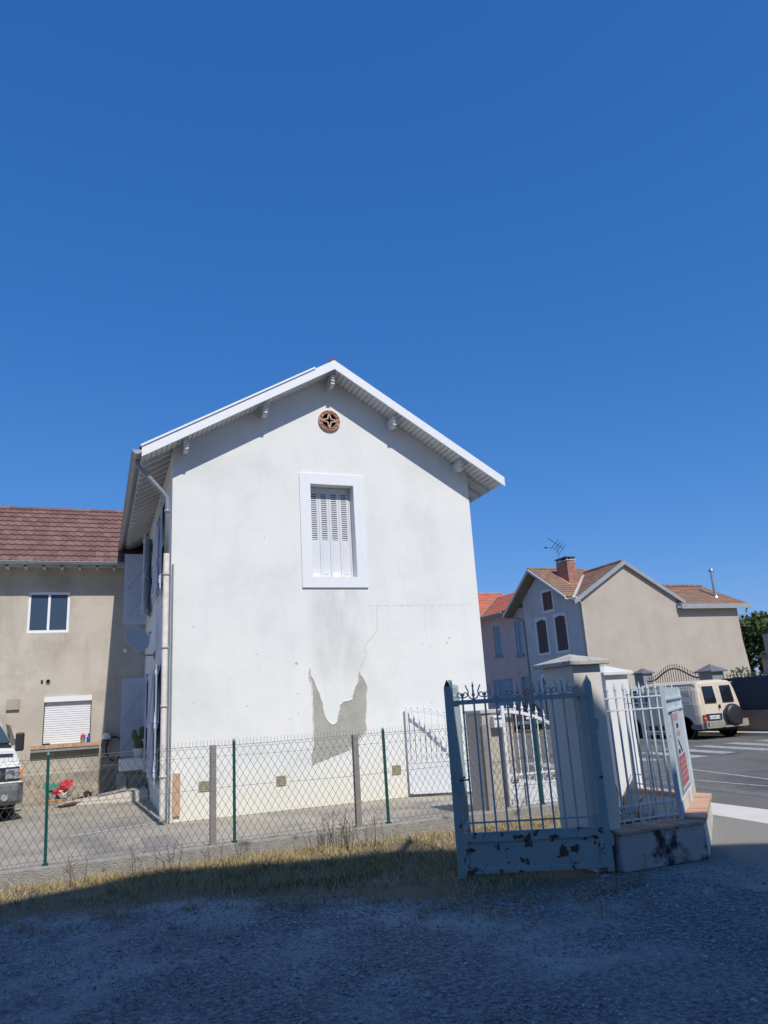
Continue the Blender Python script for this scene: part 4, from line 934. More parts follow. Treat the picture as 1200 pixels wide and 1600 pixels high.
# --- cream panel van parked in the street: local frame, rear at y=0, front at y=+4.4, x from -.95 to .95
V = thing('panel_van', 'cream panel van with covered spare wheel parked along the street wall', 'van', (19.70, 19.75, 0), 0)
def vring(y, top, hw=.93, bot=.42, nose=1.0):
    zs = [(bot, .88), (bot + .08, .93), (.75, .945), (1.1, .935), (top - .32, .865), (top - .12, .80), (top - .04, .70), (top, .45)]
    ly = lambda z: (0.16 * max(0, (z - .9)) if y < .3 else 0)
    p = [(hw * w_ / .93, y + ly(z), z) for z, w_ in zs]
    return p + [(-x, yy, z) for x, yy, z in p[::-1]]
mb = MB()
rings = [vring(0.02, 1.84, .80), vring(.05, 1.875, .865), vring(.12, 1.895, .905), vring(.25, 1.905), vring(.5, 1.91), vring(2.6, 1.91), vring(3.0, 1.88)]
# windscreen and nose
def nring(y, top, hw, bot=.42):
    zs = [(bot, .95), (bot + .08, 1.), (bot + (top - bot) * .35, 1.0), (bot + (top - bot) * .55, .99), (bot + (top - bot) * .75, .97), (bot + (top - bot) * .9, .93), (bot + (top - bot) * .97, .86), (top, .6)]
    p = [(hw * w_, y, z) for z, w_ in zs]; return p + [(-x, yy, z) for x, yy, z in p[::-1]]
rings += [nring(3.55, 1.25, .9), nring(4.2, 1.08, .87), nring(4.38, .95, .82)]
mb.loft(rings); body = mb.build('body', 'van_cream', V, local=True, bevel=.015)
for p in body.data.polygons: p.use_smooth = False
def rear(mb, x0, x1, z0, z1, n=.012, sk=0.):
    f = lambda x, z: (x, .02 + .16 * max(0, z - .9) - .001, z)
    mb.prism([f(x0, z0), f(x1, z0), f(x1 - sk, z1), f(x0 + sk, z1)], (0, -n, 0))
for (a, b) in ((-.73, -.02), (.02, .73)):
    mb = MB(); rear(mb, a, b, .60, 1.80, .010, .02); d = mb.build('rear_door', 'van_cream', V, local=True, bevel=.006)
    mb = MB(); c, e = (a + .10, b - .12) if a < 0 else (a + .12, b - .10)
    f = lambda x, z: (x, .0 + .16 * max(0, z - .9), z)
    mb.prism([f(c, 1.17), f(e, 1.17), f(e - .01, 1.70), f(c + .01, 1.70)], (0, -.008, 0)); mb.build('rear_window', 'glass_tint', d, local=True, bevel=.004)
    mb = MB(); mb.beam((c - .02, -.0 + .05, 1.15), (e + .02, .05, 1.15), .01, .01); mb.build('window_seal', 'plastic_black', d, local=True)
mb = MB(); mb.box(-.10, -.07, -.03, .03, .95, 1.08); mb.build('door_handle', 'plastic_black', V, local=True)
for sx in (-1, 1):
    mb = MB(); mb.box(sx * .80 - .055, sx * .80 + .055, -.02, .03, .56, .78); tl = mb.build('tail_light', 'red_lens', V, local=True, bevel=.006)
    mb = MB(); mb.box(sx * .80 - .05, sx * .80 + .05, -.026, -.021, .65, .69); mb.build('indicator', 'orange_lens', tl, local=True)
mb = MB(); mb.box(-.70, -.06, -.018, .02, .60, .80); rp = mb.build('plate_recess', 'plastic_black', V, local=True)
mb = MB(); mb.box(-.66, -.14, -.03, -.020, .63, .745); pl = mb.build('number_plate', 'plate', rp, local=True)
mb = MB(); mb.box(-.66, -.62, -.034, -.031, .63, .745); mb.box(-.18, -.14, -.034, -.031, .63, .745); mb.build('plate_band', 'plate_blue', rp, local=True)
def text(name, body_, size, m, parent, loc, rot, ext=.001):
    cu = bpy.data.curves.new('txt', 'FONT'); cu.body = body_; cu.size = size; cu.extrude = ext; cu.align_x = 'CENTER'
    o = bpy.data.objects.new('txt', cu); COL.objects.link(o); dg = bpy.context.evaluated_depsgraph_get(); dg.update()
    me = bpy.data.meshes.new_from_object(o.evaluated_get(dg)); bpy.data.objects.remove(o)
    me.materials.clear(); me.materials.append(M[m]); n = bpy.data.objects.new(name, me); COL.objects.link(n)
    n.parent = parent; n.location = loc; n.rotation_euler = rot; WM[n] = WM[parent]; return n
text('plate_digits', 'CE 681 N', .105, 'ink', rp, (-.40, -.0325, .65), (R(90), 0, 0))
mb = MB(); mb.lathe([(.001, -.15), (.24, -.145), (.335, -.12), (.355, -.07), (.355, .03), (.30, .04)], (.36, -.06, .73), 'Y', 32); mb.build('spare_wheel', 'cover', V, local=True, smooth=True)
mb = MB(); mb.box(-.70, -.02, -.06, .0, .40, .55); mb.build('lower_panel', 'bumper', V, local=True, bevel=.01)
mb = MB(); mb.beam((-.86, -.10, .37), (.90, -.10, .37), .07, .06); mb.box(-.88, -.82, -.12, .02, .34, .56); mb.box(.66, .94, -.13, .02, .36, .58); mb.tube([(-.2, -.1, .37), (-.2, -.26, .36)], .02); mb.build('rear_bumper', 'bumper', V, local=True, bevel=.008)
mb = MB(); mb.box(-.95, -.80, .01, .55, .30, .50); mb.box(.80, .95, .01, .5, .30, .5); mb.each('bumper_corner', 'plastic_grey', V, local=True, bevel=.04)
for sx in (-1, 1):
    for y in (.78, 3.45): 
        wheel(V, sx * .80, y, .33, .33, .22, sx)
        mb = MB(); mb.lathe([(.36, 0), (.40, 0), (.40, .02), (.36, .02), (.36, 0)], (sx * .945 - (.02 if sx > 0 else 0), y, .36), 'X', 28); mb.build('wheel_arch', 'plastic_black', V, local=True)
for sx in (-1, 1):
    mb = MB()
    for z in (1.12, .78): mb.box(sx * .936 - .01, sx * .936 + .01, .30, 3.0, z - .006, z + .008)
    mb.build('side_moulding', 'van_side', V, local=True)
    mb = MB(); mb.box(sx * .90 - .004, sx * .90 + .004, 2.49, 2.5, .5, 1.6); mb.box(sx * .942 - .004, sx * .942 + .004, 2.49, 2.5, .5, 1.1); mb.box(sx * .942 - .004, sx * .942 + .004, 1.4, 1.41, .5, 1.1); mb.build('door_gap', 'plastic_black', V, local=True)
    mb = MB(); mb.tube([(sx * .80, .16, 1.80), (sx * .815, 2.7, 1.80)], .012); mb.build('roof_gutter', 'van_cream', V, local=True)
    mb = MB(); mb.prism([(sx * .915, 2.55, 1.15), (sx * .915, 3.2, 1.15), (sx * .86, 2.95, 1.62), (sx * .86, 2.55, 1.62)], (sx * .03, 0, 0)); mb.build('side_window', 'glass_tint', V, local=True)
    mb = MB(); mb.beam((sx * .92, .45, 1.22), (sx * .92, 1.35, 1.22), .012, .012); mb.beam((sx * .875, .45, 1.66), (sx * .875, 1.35, 1.66), .012, .012); mb.beam((sx * .90, .45, 1.22), (sx * .875, .45, 1.66), .012, .012); mb.build('side_pressing', 'van_side', V, local=True)
    mb = MB(); mb.box(sx * 1.0 - .07, sx * 1.0 + .07, 3.05, 3.12, 1.15, 1.40); mb.beam((sx * .9, 3.1, 1.2), (sx * 1.0, 3.1, 1.2), .03, .03); mb.build('mirror', 'plastic_black', V, local=True, bevel=.02)
mb = MB(); mb.prism([(-.72, 3.07, 1.84), (.72, 3.07, 1.84), (.82, 3.52, 1.30), (-.82, 3.52, 1.30)], (0, .02, .012)); mb.build('windscreen', 'glass_tint', V, local=True)
mb = MB(); mb.box(-.86, .86, .2, 4.2, .25, .45); mb.build('chassis', 'plastic_black', V, local=True)

# --- generic hatchback
def hatch(label, loc, rz, paint, cat='car', name='parked_car'):
    g = thing(name, label, cat, loc, rz)
    def rg(y, top, belt, hw, thw, bot=.28):
        p = [(hw * .94, y, bot), (hw, y, bot + .12), (hw, y, belt - .12), (hw * .97, y, belt), (thw + (hw - thw) * .1, y, top - .1 if top > belt + .15 else belt + .01), (thw * .9, y, top - .03), (thw * .4, y, top)]
        return p + [(-x, yy, z) for x, yy, z in p[::-1]]
    st = [rg(0, .80, .78, .76, .70), rg(.06, .98, .92, .82, .74), rg(.35, 1.38, .95, .85, .60), rg(.9, 1.45, .94, .86, .62), rg(2.0, 1.45, .93, .86, .62), rg(2.5, 1.36, .92, .86, .62), rg(3.05, .98, .90, .85, .74), rg(3.7, .86, .80, .80, .70), rg(3.9, .62, .6, .72, .62)]
    mb = MB(); mb.loft(st); mb.build('body', paint, g, local=True, bevel=.02)
    mb = MB(); mb.prism([(-.68, .10, 1.0), (.68, .10, 1.0), (.56, .33, 1.33), (-.56, .33, 1.33)], (0, -.03, .012)); mb.build('rear_window', 'glass_tint', g, local=True)
    for s in (-1, 1):
        mb = MB(); mb.prism([(s * .845, .55, .98), (s * .845, 2.75, .98), (s * .66, 2.35, 1.36), (s * .66, .6, 1.36)], (s * .022, 0, .0)); mb.build('side_window', 'glass_tint', g, local=True)
        mb = MB(); mb.box(s * .72 - .09, s * .72 + .09, -.01, .06, .82, 1.02); mb.build('tail_light', 'red_lens', g, local=True, bevel=.01)
        for y in (.7, 3.1): wheel(g, s * .76, y, .30, .30, .19, s)
        mb = MB(); mb.box(s * .95 - .08, s * .95 + .08, 2.5, 2.58, .95, 1.08); mb.build('mirror', paint, g, local=True, bevel=.02)
    mb = MB(); mb.box(-.78, .78, -.08, .03, .36, .52); mb.build('rear_bumper', 'plastic_grey', g, local=True, bevel=.03)
    mb = MB(); mb.box(-.26, .26, -.02, .035, .62, .73); mb.build('number_plate', 'plate', g, local=True)
    return g
hatch('dark hatchback with red tail lights in front of the pink house', (21.3, 34.4, 0), R(-6), 'car_dark')

# --- white van in the neighbour yard: local frame, front face at y=0 looking -y, x from -1 to 1
T = thing('delivery_van', 'white delivery van with grey bumper nosing in at the left edge of the yard', 'van', (-2.06, 16.1, 0), R(14))
T.scale = (.9, .9, .9)
def tr(y, top, hw, bot=.5, thw=None):
    thw = thw or hw * .97
    p = [(hw * .93, y, bot), (hw * .98, y, bot + .1), (hw, y, bot + (top - bot) * .4), (hw * .99, y, bot + (top - bot) * .65), (thw, y, top - .12), (thw * .95, y, top - .03), (thw * .5, y, top)]
    return p + [(-x, yy, z) for x, yy, z in p[::-1]]
mb = MB(); mb.loft([tr(.10, 1.10, .93, .72), tr(.16, 1.22, .97, .55), tr(.5, 1.34, .99), tr(.95, 1.44, 1.0)]); mb.build('bonnet', 'truck_white', T, local=True, bevel=.02)
mb = MB(); mb.loft([tr(.951, 1.45, 1.0, .45), tr(1.12, 1.52, 1.0, .45, .93), tr(2.05, 2.18, 1.0, .45, .70), tr(2.4, 2.25, 1.0, .45, .78), tr(5.4, 2.28, 1.0, .45, .82)]); mb.build('body', 'truck_white', T, local=True, bevel=.02)
mb = MB(); mb.prism([(-.84, 1.10, 1.56), (.84, 1.10, 1.56), (.64, 1.93, 2.09), (-.64, 1.93, 2.09)], (0, -.03, .03)); ws = mb.build('windscreen', 'glass_screen', T, local=True, bevel=.01)
mb = MB(); mb.box(-.86, .86, 1.02, 1.08, 1.475, 1.53); mb.tube([(.1, 1.05, 1.55), (.7, 1.12, 1.62)], .01); mb.build('wiper_cowl', 'plastic_black', T, local=True)
mb = MB(); mb.prism([(.25, .32, 1.325), (.80, .34, 1.31), (.80, .42, 1.335), (.25, .42, 1.35)], (0, 0, .02)); mb.prism([(-.25, .32, 1.325), (-.80, .34, 1.31), (-.80, .42, 1.335), (-.25, .42, 1.35)], (0, 0, .02)); mb.each('bonnet_vent', 'plastic_black', T, local=True)
mb = MB(); mb.box(-.90, .90, .055, .099, .80, 1.09); gr = mb.build('grille', 'plastic_black', T, local=True, bevel=.01)
mb = MB(); mb.box(-.5, .5, .04, .054, .90, 1.0); mb.build('grille_slot', 'dark', gr, local=True)
mb = MB(); mb.box(-.52, .52, .035, .053, 1.003, 1.03); mb.box(-.52, .52, .035, .053, .87, .897); mb.box(.48, .53, .034, .053, .87, 1.03); mb.build('grille_trim', 'plastic_grey', gr, local=True)
for s in (-1, 1):
    mb = MB(); mb.box(s * .76 - .13, s * .76 + .13, .03, .10, .85, 1.05); hl = mb.build('headlight', 'lamp_glass', T, local=True, bevel=.015)
    mb = MB(); mb.lathe([(.085, -.012), (.06, 0), (.02, .01), (.001, .01)], (s * .72, .025, .95), 'Y', 18); mb.lathe([(.04, -.012), (.03, 0), (.001, .01)], (s * .85, .025, .95), 'Y', 12); mb.build('reflector', 'chrome', hl, local=True, smooth=True)
    mb = MB(); mb.box(s * .92 - .03, s * .92 + .04, .05, .2, .86, 1.04); mb.build('indicator', 'orange_lens', T, local=True, bevel=.01)
    mb = MB(); mb.box(s * 1.02 - .09, s * 1.02 + .09, .95, 1.04, 1.38, 1.78); m_ = mb.build('mirror', 'plastic_black', T, local=True, bevel=.035)
    mb = MB(); mb.beam((s * .98, 1.15, 1.5), (s * 1.0, 1.0, 1.48), .03, .03); mb.beam((s * .95, 1.2, 1.62), (s * 1.0, 1.0, 1.66), .03, .03); mb.build('mirror_arm', 'plastic_black', m_, local=True)
    for y in (.95, 4.4): wheel(T, s * .84, y, .34, .34, .22, s)
    mb = MB(); mb.prism([(s * 1.0, 1.35, 1.5), (s * 1.0, 2.3, 1.5), (s * .90, 2.3, 2.0), (s * .92, 1.85, 1.95)], (s * .012, 0, 0)); mb.build('side_window', 'glass_tint', T, local=True)
mb = MB()
bum = lambda y0, z0, z1, hw: [(-hw, y0 + .18, z0), (-hw * .9, y0 + .03, z0), (0, y0, z0), (hw * .9, y0 + .03, z0), (hw, y0 + .18, z0)]
mb.loft([[(-1.02, .35, z), (-1.0, .12, z), (-.86, yo, z), (0, yo - .04, z), (.86, yo, z), (1.0, .12, z), (1.02, .35, z), (.8, .5, z), (-.8, .5, z)] for z, yo in ((.34, .06), (.42, -.02), (.62, -.06), (.74, -.05), (.765, -.0))]); bp_ = mb.build('front_bumper', 'plastic_grey', T, local=True, bevel=.02)
mb = MB(); mb.box(-.95, .95, -.02, .06, .768, .80); mb.build('bumper_strip', 'truck_white', T, local=True, bevel=.01)
mb = MB(); mb.box(-.45, .45, -.115, -.07, .58, .72); mb.build('air_intake', 'dark', bp_, local=True)
mb = MB(); mb.box(-.26, .26, -.115, -.085, .44, .55); npl = mb.build('number_plate', 'plate', bp_, local=True)
mb = MB(); mb.lathe([(.07, 0), (.055, .02), (.001, .03)], (.62, -.075, .5), 'Y', 14); mb.lathe([(.07, 0), (.055, .02), (.001, .03)], (-.62, -.075, .5), 'Y', 14); mb.each('fog_lamp', 'lamp_glass', bp_, local=True)
mb = MB(); mb.box(-.9, .9, .3, 5.3, .30, .6); mb.build('chassis', 'plastic_black', T, local=True)

# ================================================================ street wall, pillars and iron gate beyond the road
t = thing('street_wall', 'street wall topped by a screen, their shade painted brown and navy, beyond the cream van', 'wall', (21.4, 15, 0))
mb = MB(); mb.box(21.3, 21.55, 4, 21.35, 0, .80); mb.build('base', 'shade_brown_wall', t); mb = MB(); mb.box(21.4, 21.44, 4, 21.34, .802, 1.93); mb.build('screen', 'screen_shade_navy', t)
def spikes(name, label, p0, p1, z0, ztop, step, cat, m='iron', arch=None):
    t = thing(name, label, cat, (*p0, z0)); p0 = Vector((*p0, 0)); p1 = Vector((*p1, 0)); d = p1 - p0; n = int(d.length / step)
    f = arch or (lambda u: 0)
    mb = MB(); pts = [p0 + d * (k / 24) + Z * (ztop - .22 + f(k / 24)) for k in range(25)]; mb.tube(pts, .028, n=6); mb.tube([p0 + Z * (z0 + .08), p1 + Z * (z0 + .08)], .018); mb.build('rail', m, t)
    for i in range(n):
        u = (i + .5) / n; p = p0 + d * u; h = ztop + f(u)
        mb = MB(); mb.tube([p + Z * z0, p + Z * (h - .1), p + Z * (h - .09), p + Z * h], [.012, .012, .022, .001], n=5); mb.build('bar', m, t)
    return t
spikes('wall_railing', 'black spiked railing on top of the dark street wall', (21.5, 12), (21.5, 21.3), 1.6, 2.12, .16, 'railing')
spikes('iron_gate', 'black arched iron gate with spikes behind the cream van', (21.45, 22.2), (21.45, 25.2), .1, 2.26, .13, 'gate', arch=lambda u: .42 * max(0, math.sin((u - .08) / .84 * math.pi)) ** 1.6 if .08 < u < .92 else 0)
mb = MB()
pillar('street_pillar', 'grey pillar with dark pyramid cap left of the arched iron gate', 21.25, 21.75, 25.25, 25.8, 2.36, 'slate_body', 'slate', .08, .2)
pillar('street_pillar', 'grey pillar with dark pyramid cap right of the arched iron gate', 21.2, 21.75, 21.45, 22.1, 2.20, 'slate_body', 'slate', .12, .26)
t = thing('street_wall', 'grey street wall left of the arched gate', 'wall', (21.4, 28, 0)); MB().box(21.35, 21.6, 25.81, 31.7, 0, 1.7).build('base', 'shade_brown_wall', t)

# ================================================================ house with beige side gable
Hh = thing('street_house', 'beige gabled house with brown shutters and brick chimney beyond the road', 'house', (26.6, 32, 0))
ZR = 8.62
mb = MB(); mb.prism([(23.67, 32, 0), (30.0, 32, 0), (30.0, 32, 6.55), (26.65, 32, 8.42), (23.67, 32, 6.72)], (0, .3, 0)); mb.build('side_gable', 'beige_wall', Hh)
holes = [(34.62, 35.55, 6.4, 7.42), (35.5, 36.5, 4.1, 5.95), (33.62, 34.62, 4.07, 5.95), (35.5, 36.5, .1, 2.78)]
mb = MB(); wall_holes(mb, 32.3, 37.75, 0, 6.85, [h for h in holes if h[3] < 6.5], 23.67, 23.97, axis='Y')
mb.prism([(23.67, 32.3, 6.85), (23.67, 37.75, 6.85), (23.67, 37.75, 7.35), (23.67, 35.8, 8.55), (23.67, 32.9, 6.95)], (.3, 0, 0)); mb.build('front_wall', 'pale_wall', Hh)
mb = MB(); mb.box(29.7, 29.99, 32.3, 40, 0, 6.4); mb.box(23.98, 29.99, 40, 40.3, 0, 6.4); mb.build('rear_wall', 'beige_wall', Hh)
for (a, b, c, d) in holes:
    mb = MB(); wall_holes(mb, a - .16, b + .16, c - .14, d + .16, [(a, b, c, d)], 23.635, 23.669, axis='Y'); s_ = mb.build('window_surround', 'white_old', Hh)
    mb = MB()
    for k in range(2):
        y0 = a + k * (b - a) / 2 + .01; y1 = y0 + (b - a) / 2 - .02
        for q in range(3): mb.box(23.66 if c > 6 else 23.70, 23.69 if c > 6 else 23.73, y0 + q * (y1 - y0) / 3 + .004, y0 + (q + 1) * (y1 - y0) / 3 - .004, c + .001, d - .001)
    mb.build('shutter' if c > 1 else 'door', 'brown_wood', s_)
    mb = MB()
    for k in range(9):   # segmental head
        u0 = k / 9; y0 = a + (b - a) * u0; y1 = a + (b - a) * (k + 1) / 9; h = .10 * (abs((u0 + .055) * 2 - 1)) ** 2
        if c < 6: mb.box(23.64, 23.74, y0, y1, d - h - .001, d)
    if c < 6: mb.build('arch_head', 'white_old', s_)
# roofs: block A ridge along Y at X=26.65, block B ridge along X at Y=35.85
mb = MB()
mb.prism([(23.2, 31.85, 6.47), (26.65, 31.85, 8.55), (26.65, 35.5, 8.55), (23.2, 31.9, 6.47)], (0, 0, -.12))
mb.prism([(30.35, 31.85, 6.39), (26.65, 31.85, 8.55), (26.65, 31.85, 8.43), (30.35, 31.85, 6.27)], (0, 8.2, 0))
mb.prism([(23.05, 32.55, 6.74), (23.05, 35.85, 8.82), (23.05, 35.85, 8.70), (23.05, 32.55, 6.62)], (4.2, 0, 0))
mb.prism([(23.05, 39.1, 6.60), (23.05, 35.85, 8.82), (23.05, 35.85, 8.70), (23.05, 39.1, 6.48)], (4.2, 0, 0))
rf = mb.build('roof', 'pale_wall', Hh)
for p in rf.data.polygons: p.material_index = 0
mb = MB(); tiles(mb, (23.15, 32.15, 6.47), (23.15, 31.95, 6.47), (26.65, 35.7, 8.58), (26.65, 31.95, 8.58), tw=.24, th=.3); tiles(mb, (30.4, 31.95, 6.39), (30.4, 40, 6.39), (26.65, 31.95, 8.58), (26.65, 40, 8.58), tw=.24, th=.3)
tiles(mb, (23.08, 32.5, 6.74), (27.2, 32.5, 6.74), (23.08, 35.85, 8.86), (27.2, 35.85, 8.86), tw=.24, th=.3); tiles(mb, (27.2, 39.1, 6.6), (23.08, 39.1, 6.6), (27.2, 35.85, 8.86), (23.08, 35.85, 8.86), tw=.24, th=.3)
ridge_caps(mb, (23.1, 35.85, 8.88), (26.9, 35.85, 8.88)); ridge_caps(mb, (26.65, 32.0, 8.62), (26.65, 36, 8.62)); mb.build('roof_tiles', 'tile_old', rf)
mb = MB()
mb.prism([(23.1, 31.80, 6.47), (26.65, 31.80, 8.62), (26.65, 31.80, 8.40), (23.1, 31.80, 6.25)], (0, .18, 0)); mb.prism([(30.45, 31.80, 6.40), (26.652, 31.80, 8.62), (26.652, 31.80, 8.40), (30.45, 31.80, 6.18)], (0, .18, 0)); mb.build('verge_board', 'fascia', Hh)
mb = MB(); mb.prism([(23.0, 32.5, 6.78), (23.0, 35.85, 8.87), (23.0, 35.85, 8.74), (23.0, 32.5, 6.65)], (.06, 0, 0)); mb.prism([(23.0, 39.1, 6.63), (23.0, 35.852, 8.87), (23.0, 35.852, 8.74), (23.0, 39.1, 6.5)], (.06, 0, 0)); mb.build('barge_board', 'white_old', Hh)
mb = MB(); mb.prism([(23.06, 32.6, 6.63), (23.06, 35.85, 8.69), (23.06, 35.85, 8.66), (23.06, 32.6, 6.60)], (.6, 0, 0)); mb.prism([(23.06, 39.0, 6.53), (23.06, 35.85, 8.69), (23.06, 35.85, 8.66), (23.06, 39.0, 6.5)], (.6, 0, 0)); mb.build('soffit', 'board', Hh)
mb = MB(); mb.tube([(23.25, 32.5, 6.62), (23.3, 31.9, 6.60), (23.45, 31.85, 6.4)], .06, n=8); mb.tube([(23.5, 31.9, 6.38), (23.6, 31.93, 6.2), (23.6, 31.93, 1.2)], .045, n=8); mb.build('gutter_pipe', 'pipe_cream', Hh)
# valley flashing
mb = MB(); mb.beam((23.35, 32.2, 6.66), (26.2, 34.95, 8.36), .16, .03); mb.build('valley', 'pipe_cream', rf)
# chimney
t_ = MB()
def brickstack(x0, x1, y0, y1, z0, z1):
    n = int((z1 - z0) / .075)
    for j in range(n):
        z = z0 + j * .075
        m_ = max(2, round((x1 - x0) / .2)); q = .5 * (j % 2)
        e = [x0] + [x0 + (i + q if q else i) * (x1 - x0) / m_ for i in range(0 if q else 1, m_)] + [x1]
        for a, b in zip(e[:-1], e[1:]):
            t_.box(a + .004, b - .004, y0, y0 + .1, z + .005, z + .07)
        m2 = max(2, round((y1 - y0) / .2)); e = [y0 + .1] + [y0 + (i + q if q else i) * (y1 - y0) / m2 for i in range(1, m2)] + [y1]
        for a, b in zip(e[:-1], e[1:]): t_.box(x0, x0 + .1, a + .004, b - .004, z + .005, z + .07)
brickstack(24.45, 25.0, 33.95, 35.0, 7.35, 9.02); ch = t_.build('chimney', 'brick', Hh)
MB().box(24.47, 25.0, 33.97, 35.0, 7.2, 9.0).build('chimney_core', 'brick', ch)
mb = MB(); mb.box(24.42, 25.04, 33.92, 35.04, 9.04, 9.08); mb.build('band', 'pale_wall', ch); mb = MB()
for (x, y) in ((24.48, 34), (24.92, 34), (24.48, 34.5), (24.92, 34.5), (24.48, 34.95), (24.92, 34.95)): mb.box(x, x + .08, y - .04, y + .04, 9.081, 9.22)
mb.box(24.4, 25.06, 33.9, 35.06, 9.222, 9.27); mb.build('chimney_cap', 'slate', ch)
mb = MB(); mb.beam((24.40, 35.0, 8.36), (24.40, 33.85, 7.64), .14, .05); mb.beam((24.4, 33.88, 7.66), (25.05, 33.88, 7.66), .12, .05, up=(0, 0, 1)); mb.build('chimney_flashing', 'terracotta', ch)
# aerial
t = thing('tv_aerial', 'dark television aerial standing above the brick chimney', 'aerial', (24.9, 35.3, 9.0))
mb = MB(); mb.tube([(24.9, 35.3, 8.6), (24.9, 35.3, 10.15)], .012); mb.build('mast', 'iron', t)
mb = MB(); mb.tube([(24.35, 35.3, 10.62), (25.3, 35.3, 10.0)], .016)
for k in range(4):
    x = 24.75 + k * .16; z = 10.36 - k * .105; mb.tube([(x + .12, 35.1, z + .16), (x - .16, 35.5, z - .34)], .014)
mb.tube([(24.7, 35.3, 10.05), (24.15, 35.3, 10.05)], .012); mb.lathe([(.05, -.06), (.05, .06)], (24.1, 35.3, 10.05), 'X', 8); mb.build('antenna', 'iron', t)
# annex
An = thing('annex', 'lower beige annex with grey fascia and steel flue right of the gabled house', 'house', (32, 32, 0))
mb = MB(); mb.box(30.001, 34.3, 32.0, 32.3, 0, 6.02); mb.box(34.0, 34.3, 32.3, 37, 0, 6.0); mb.prism([(34.3, 32, 0), (34.75, 32, 0), (34.3, 32, 4.2)], (0, .3, 0)); mb.build('wall', 'beige_wall', An)
mb = MB(); mb.prism([(29.9, 31.7, 6.12), (34.9, 31.7, 6.12), (34.5, 34.5, 7.58), (29.9, 34.5, 7.58)], (0, 0, -.1)); rf = mb.build('roof', 'fascia', An)
mb = MB(); tiles(mb, (29.95, 31.68, 6.16), (34.95, 31.68, 6.16), (29.95, 34.5, 7.62), (34.5, 34.5, 7.62), tw=.2, th=.28); tiles(mb, (34.95, 31.68, 6.16), (34.95, 37, 6.16), (34.5, 34.5, 7.62), (34.5, 34.6, 7.62), tw=.25); ridge_caps(mb, (30.0, 34.5, 7.68), (34.45, 34.5, 7.68)); mb.build('roof_tiles', 'tile_old', rf)
MB().box(29.95, 34.98, 31.62, 31.68, 5.93, 6.19).build('fascia_board', 'fascia', An)
mb = MB(); mb.tube([(34.75, 31.7, 5.95), (34.72, 31.8, 5.7), (34.4, 31.95, 5.55), (34.33, 31.95, 5.3)], .05, n=8); mb.build('drain_bend', 'zinc', An)
mb = MB(); mb.tube([(33.7, 32.8, 6.6), (33.7, 32.8, 8.25)], .10, n=14); mb.lathe([(.16, 0), (.13, .05), (.17, .05), (.1, .16), (.001, .18)], (33.7, 32.8, 8.25), 'Z', 14); mb.lathe([(.2, 0), (.12, .16)], (33.7, 32.8, 6.62), 'Z', 14); mb.build('flue', 'zinc_light', An, smooth=False)

# ================================================================ pink house
Pk = thing('pink_house', 'pink rendered house with blue shutters and orange tiled roof', 'house', (23.67, 41, 0))
hp = [(38.2, 38.95, 4.2, 6.2), (40.68, 41.55, 4.35, 6.2), (39.86, 42.24, 0, 2.9), (37.95, 38.8, 0, 2.92)]
mb = MB(); wall_holes(mb, 37.76, 47, 0, 6.95, hp, 23.67, 23.97, axis='Y'); mb.box(23.98, 30, 47, 47.3, 0, 6.9); mb.build('front_wall', 'pink_wall', Pk)
for (a, b, c, d) in hp[:2]:
    mb = MB()
    for k in range(2): mb.box(23.72, 23.75, a + k * (b - a) / 2 + .01, a + (k + 1) * (b - a) / 2 - .01, c, d); mb.box(23.70, 23.72, a + k * (b - a) / 2 + .05, a + (k + 1) * (b - a) / 2 - .05, c + .1, d - .1)
    mb.build('shutter', 'teal_wood', Pk); MB().box(23.58, 23.68, a - .06, b + .06, c - .1, c - .001).build('sill', 'slate_body', Pk)
mb = MB()
for k in range(12): mb.box(23.75, 23.78, 39.87 + k * .198, 39.87 + k * .198 + .188, 0, 2.9)
mb.build('garage_door', 'teal_wood', Pk)
MB().box(23.78, 23.82, 37.95, 38.8, 0, 2.25).build('front_door', 'orange_door', Pk); MB().box(23.78, 23.82, 37.95, 38.8, 2.251, 2.92).build('fanlight', 'teal_wood', Pk)
mb = MB(); mb.prism([(23.1, 39.1, 6.85), (23.1, 47.4, 6.85), (26.8, 47.4, 8.75), (26.8, 39.1, 8.75)], (0, 0, -.1)); rf = mb.build('roof', 'white_old', Pk)
mb = MB(); tiles(mb, (23.05, 47.4, 6.88), (23.05, 38.9, 6.88), (26.8, 47.4, 8.8), (26.8, 38.9, 8.8), tw=.24, th=.36, lift=.05); 
tiles(mb, (16.5, 42.1, 6.88), (23.3, 42.1, 6.88), (16.5, 46.5, 9.1), (27.8, 46.5, 9.1), tw=.24, th=.36, lift=.05)
ridge_caps(mb, (16.5, 46.5, 9.15), (27.5, 46.5, 9.15)); mb.build('roof_tiles', 'tile_orange', rf)
mb = MB(); mb.tube([(23.0, 42.1, 6.85), (23.0, 39.2, 6.83)], .06, n=8); mb.beam((23.1, 42.1, 6.97), (26.9, 46.0, 8.98), .10, .03); mb.tube([(23.0, 39.3, 6.8), (23.3, 39.2, 6.5), (23.6, 38.4, 6.35), (23.62, 37.8, 6.1), (23.62, 37.7, .1)], .04, n=6); mb.build('gutter_pipe', 'slate_body', Pk)
mb = MB(); mb.lathe([(.10, 0), (.10, .02)], (23.65, 38.9, 3.2), 'X', 12); mb.build('lamp', 'terracotta', Pk)

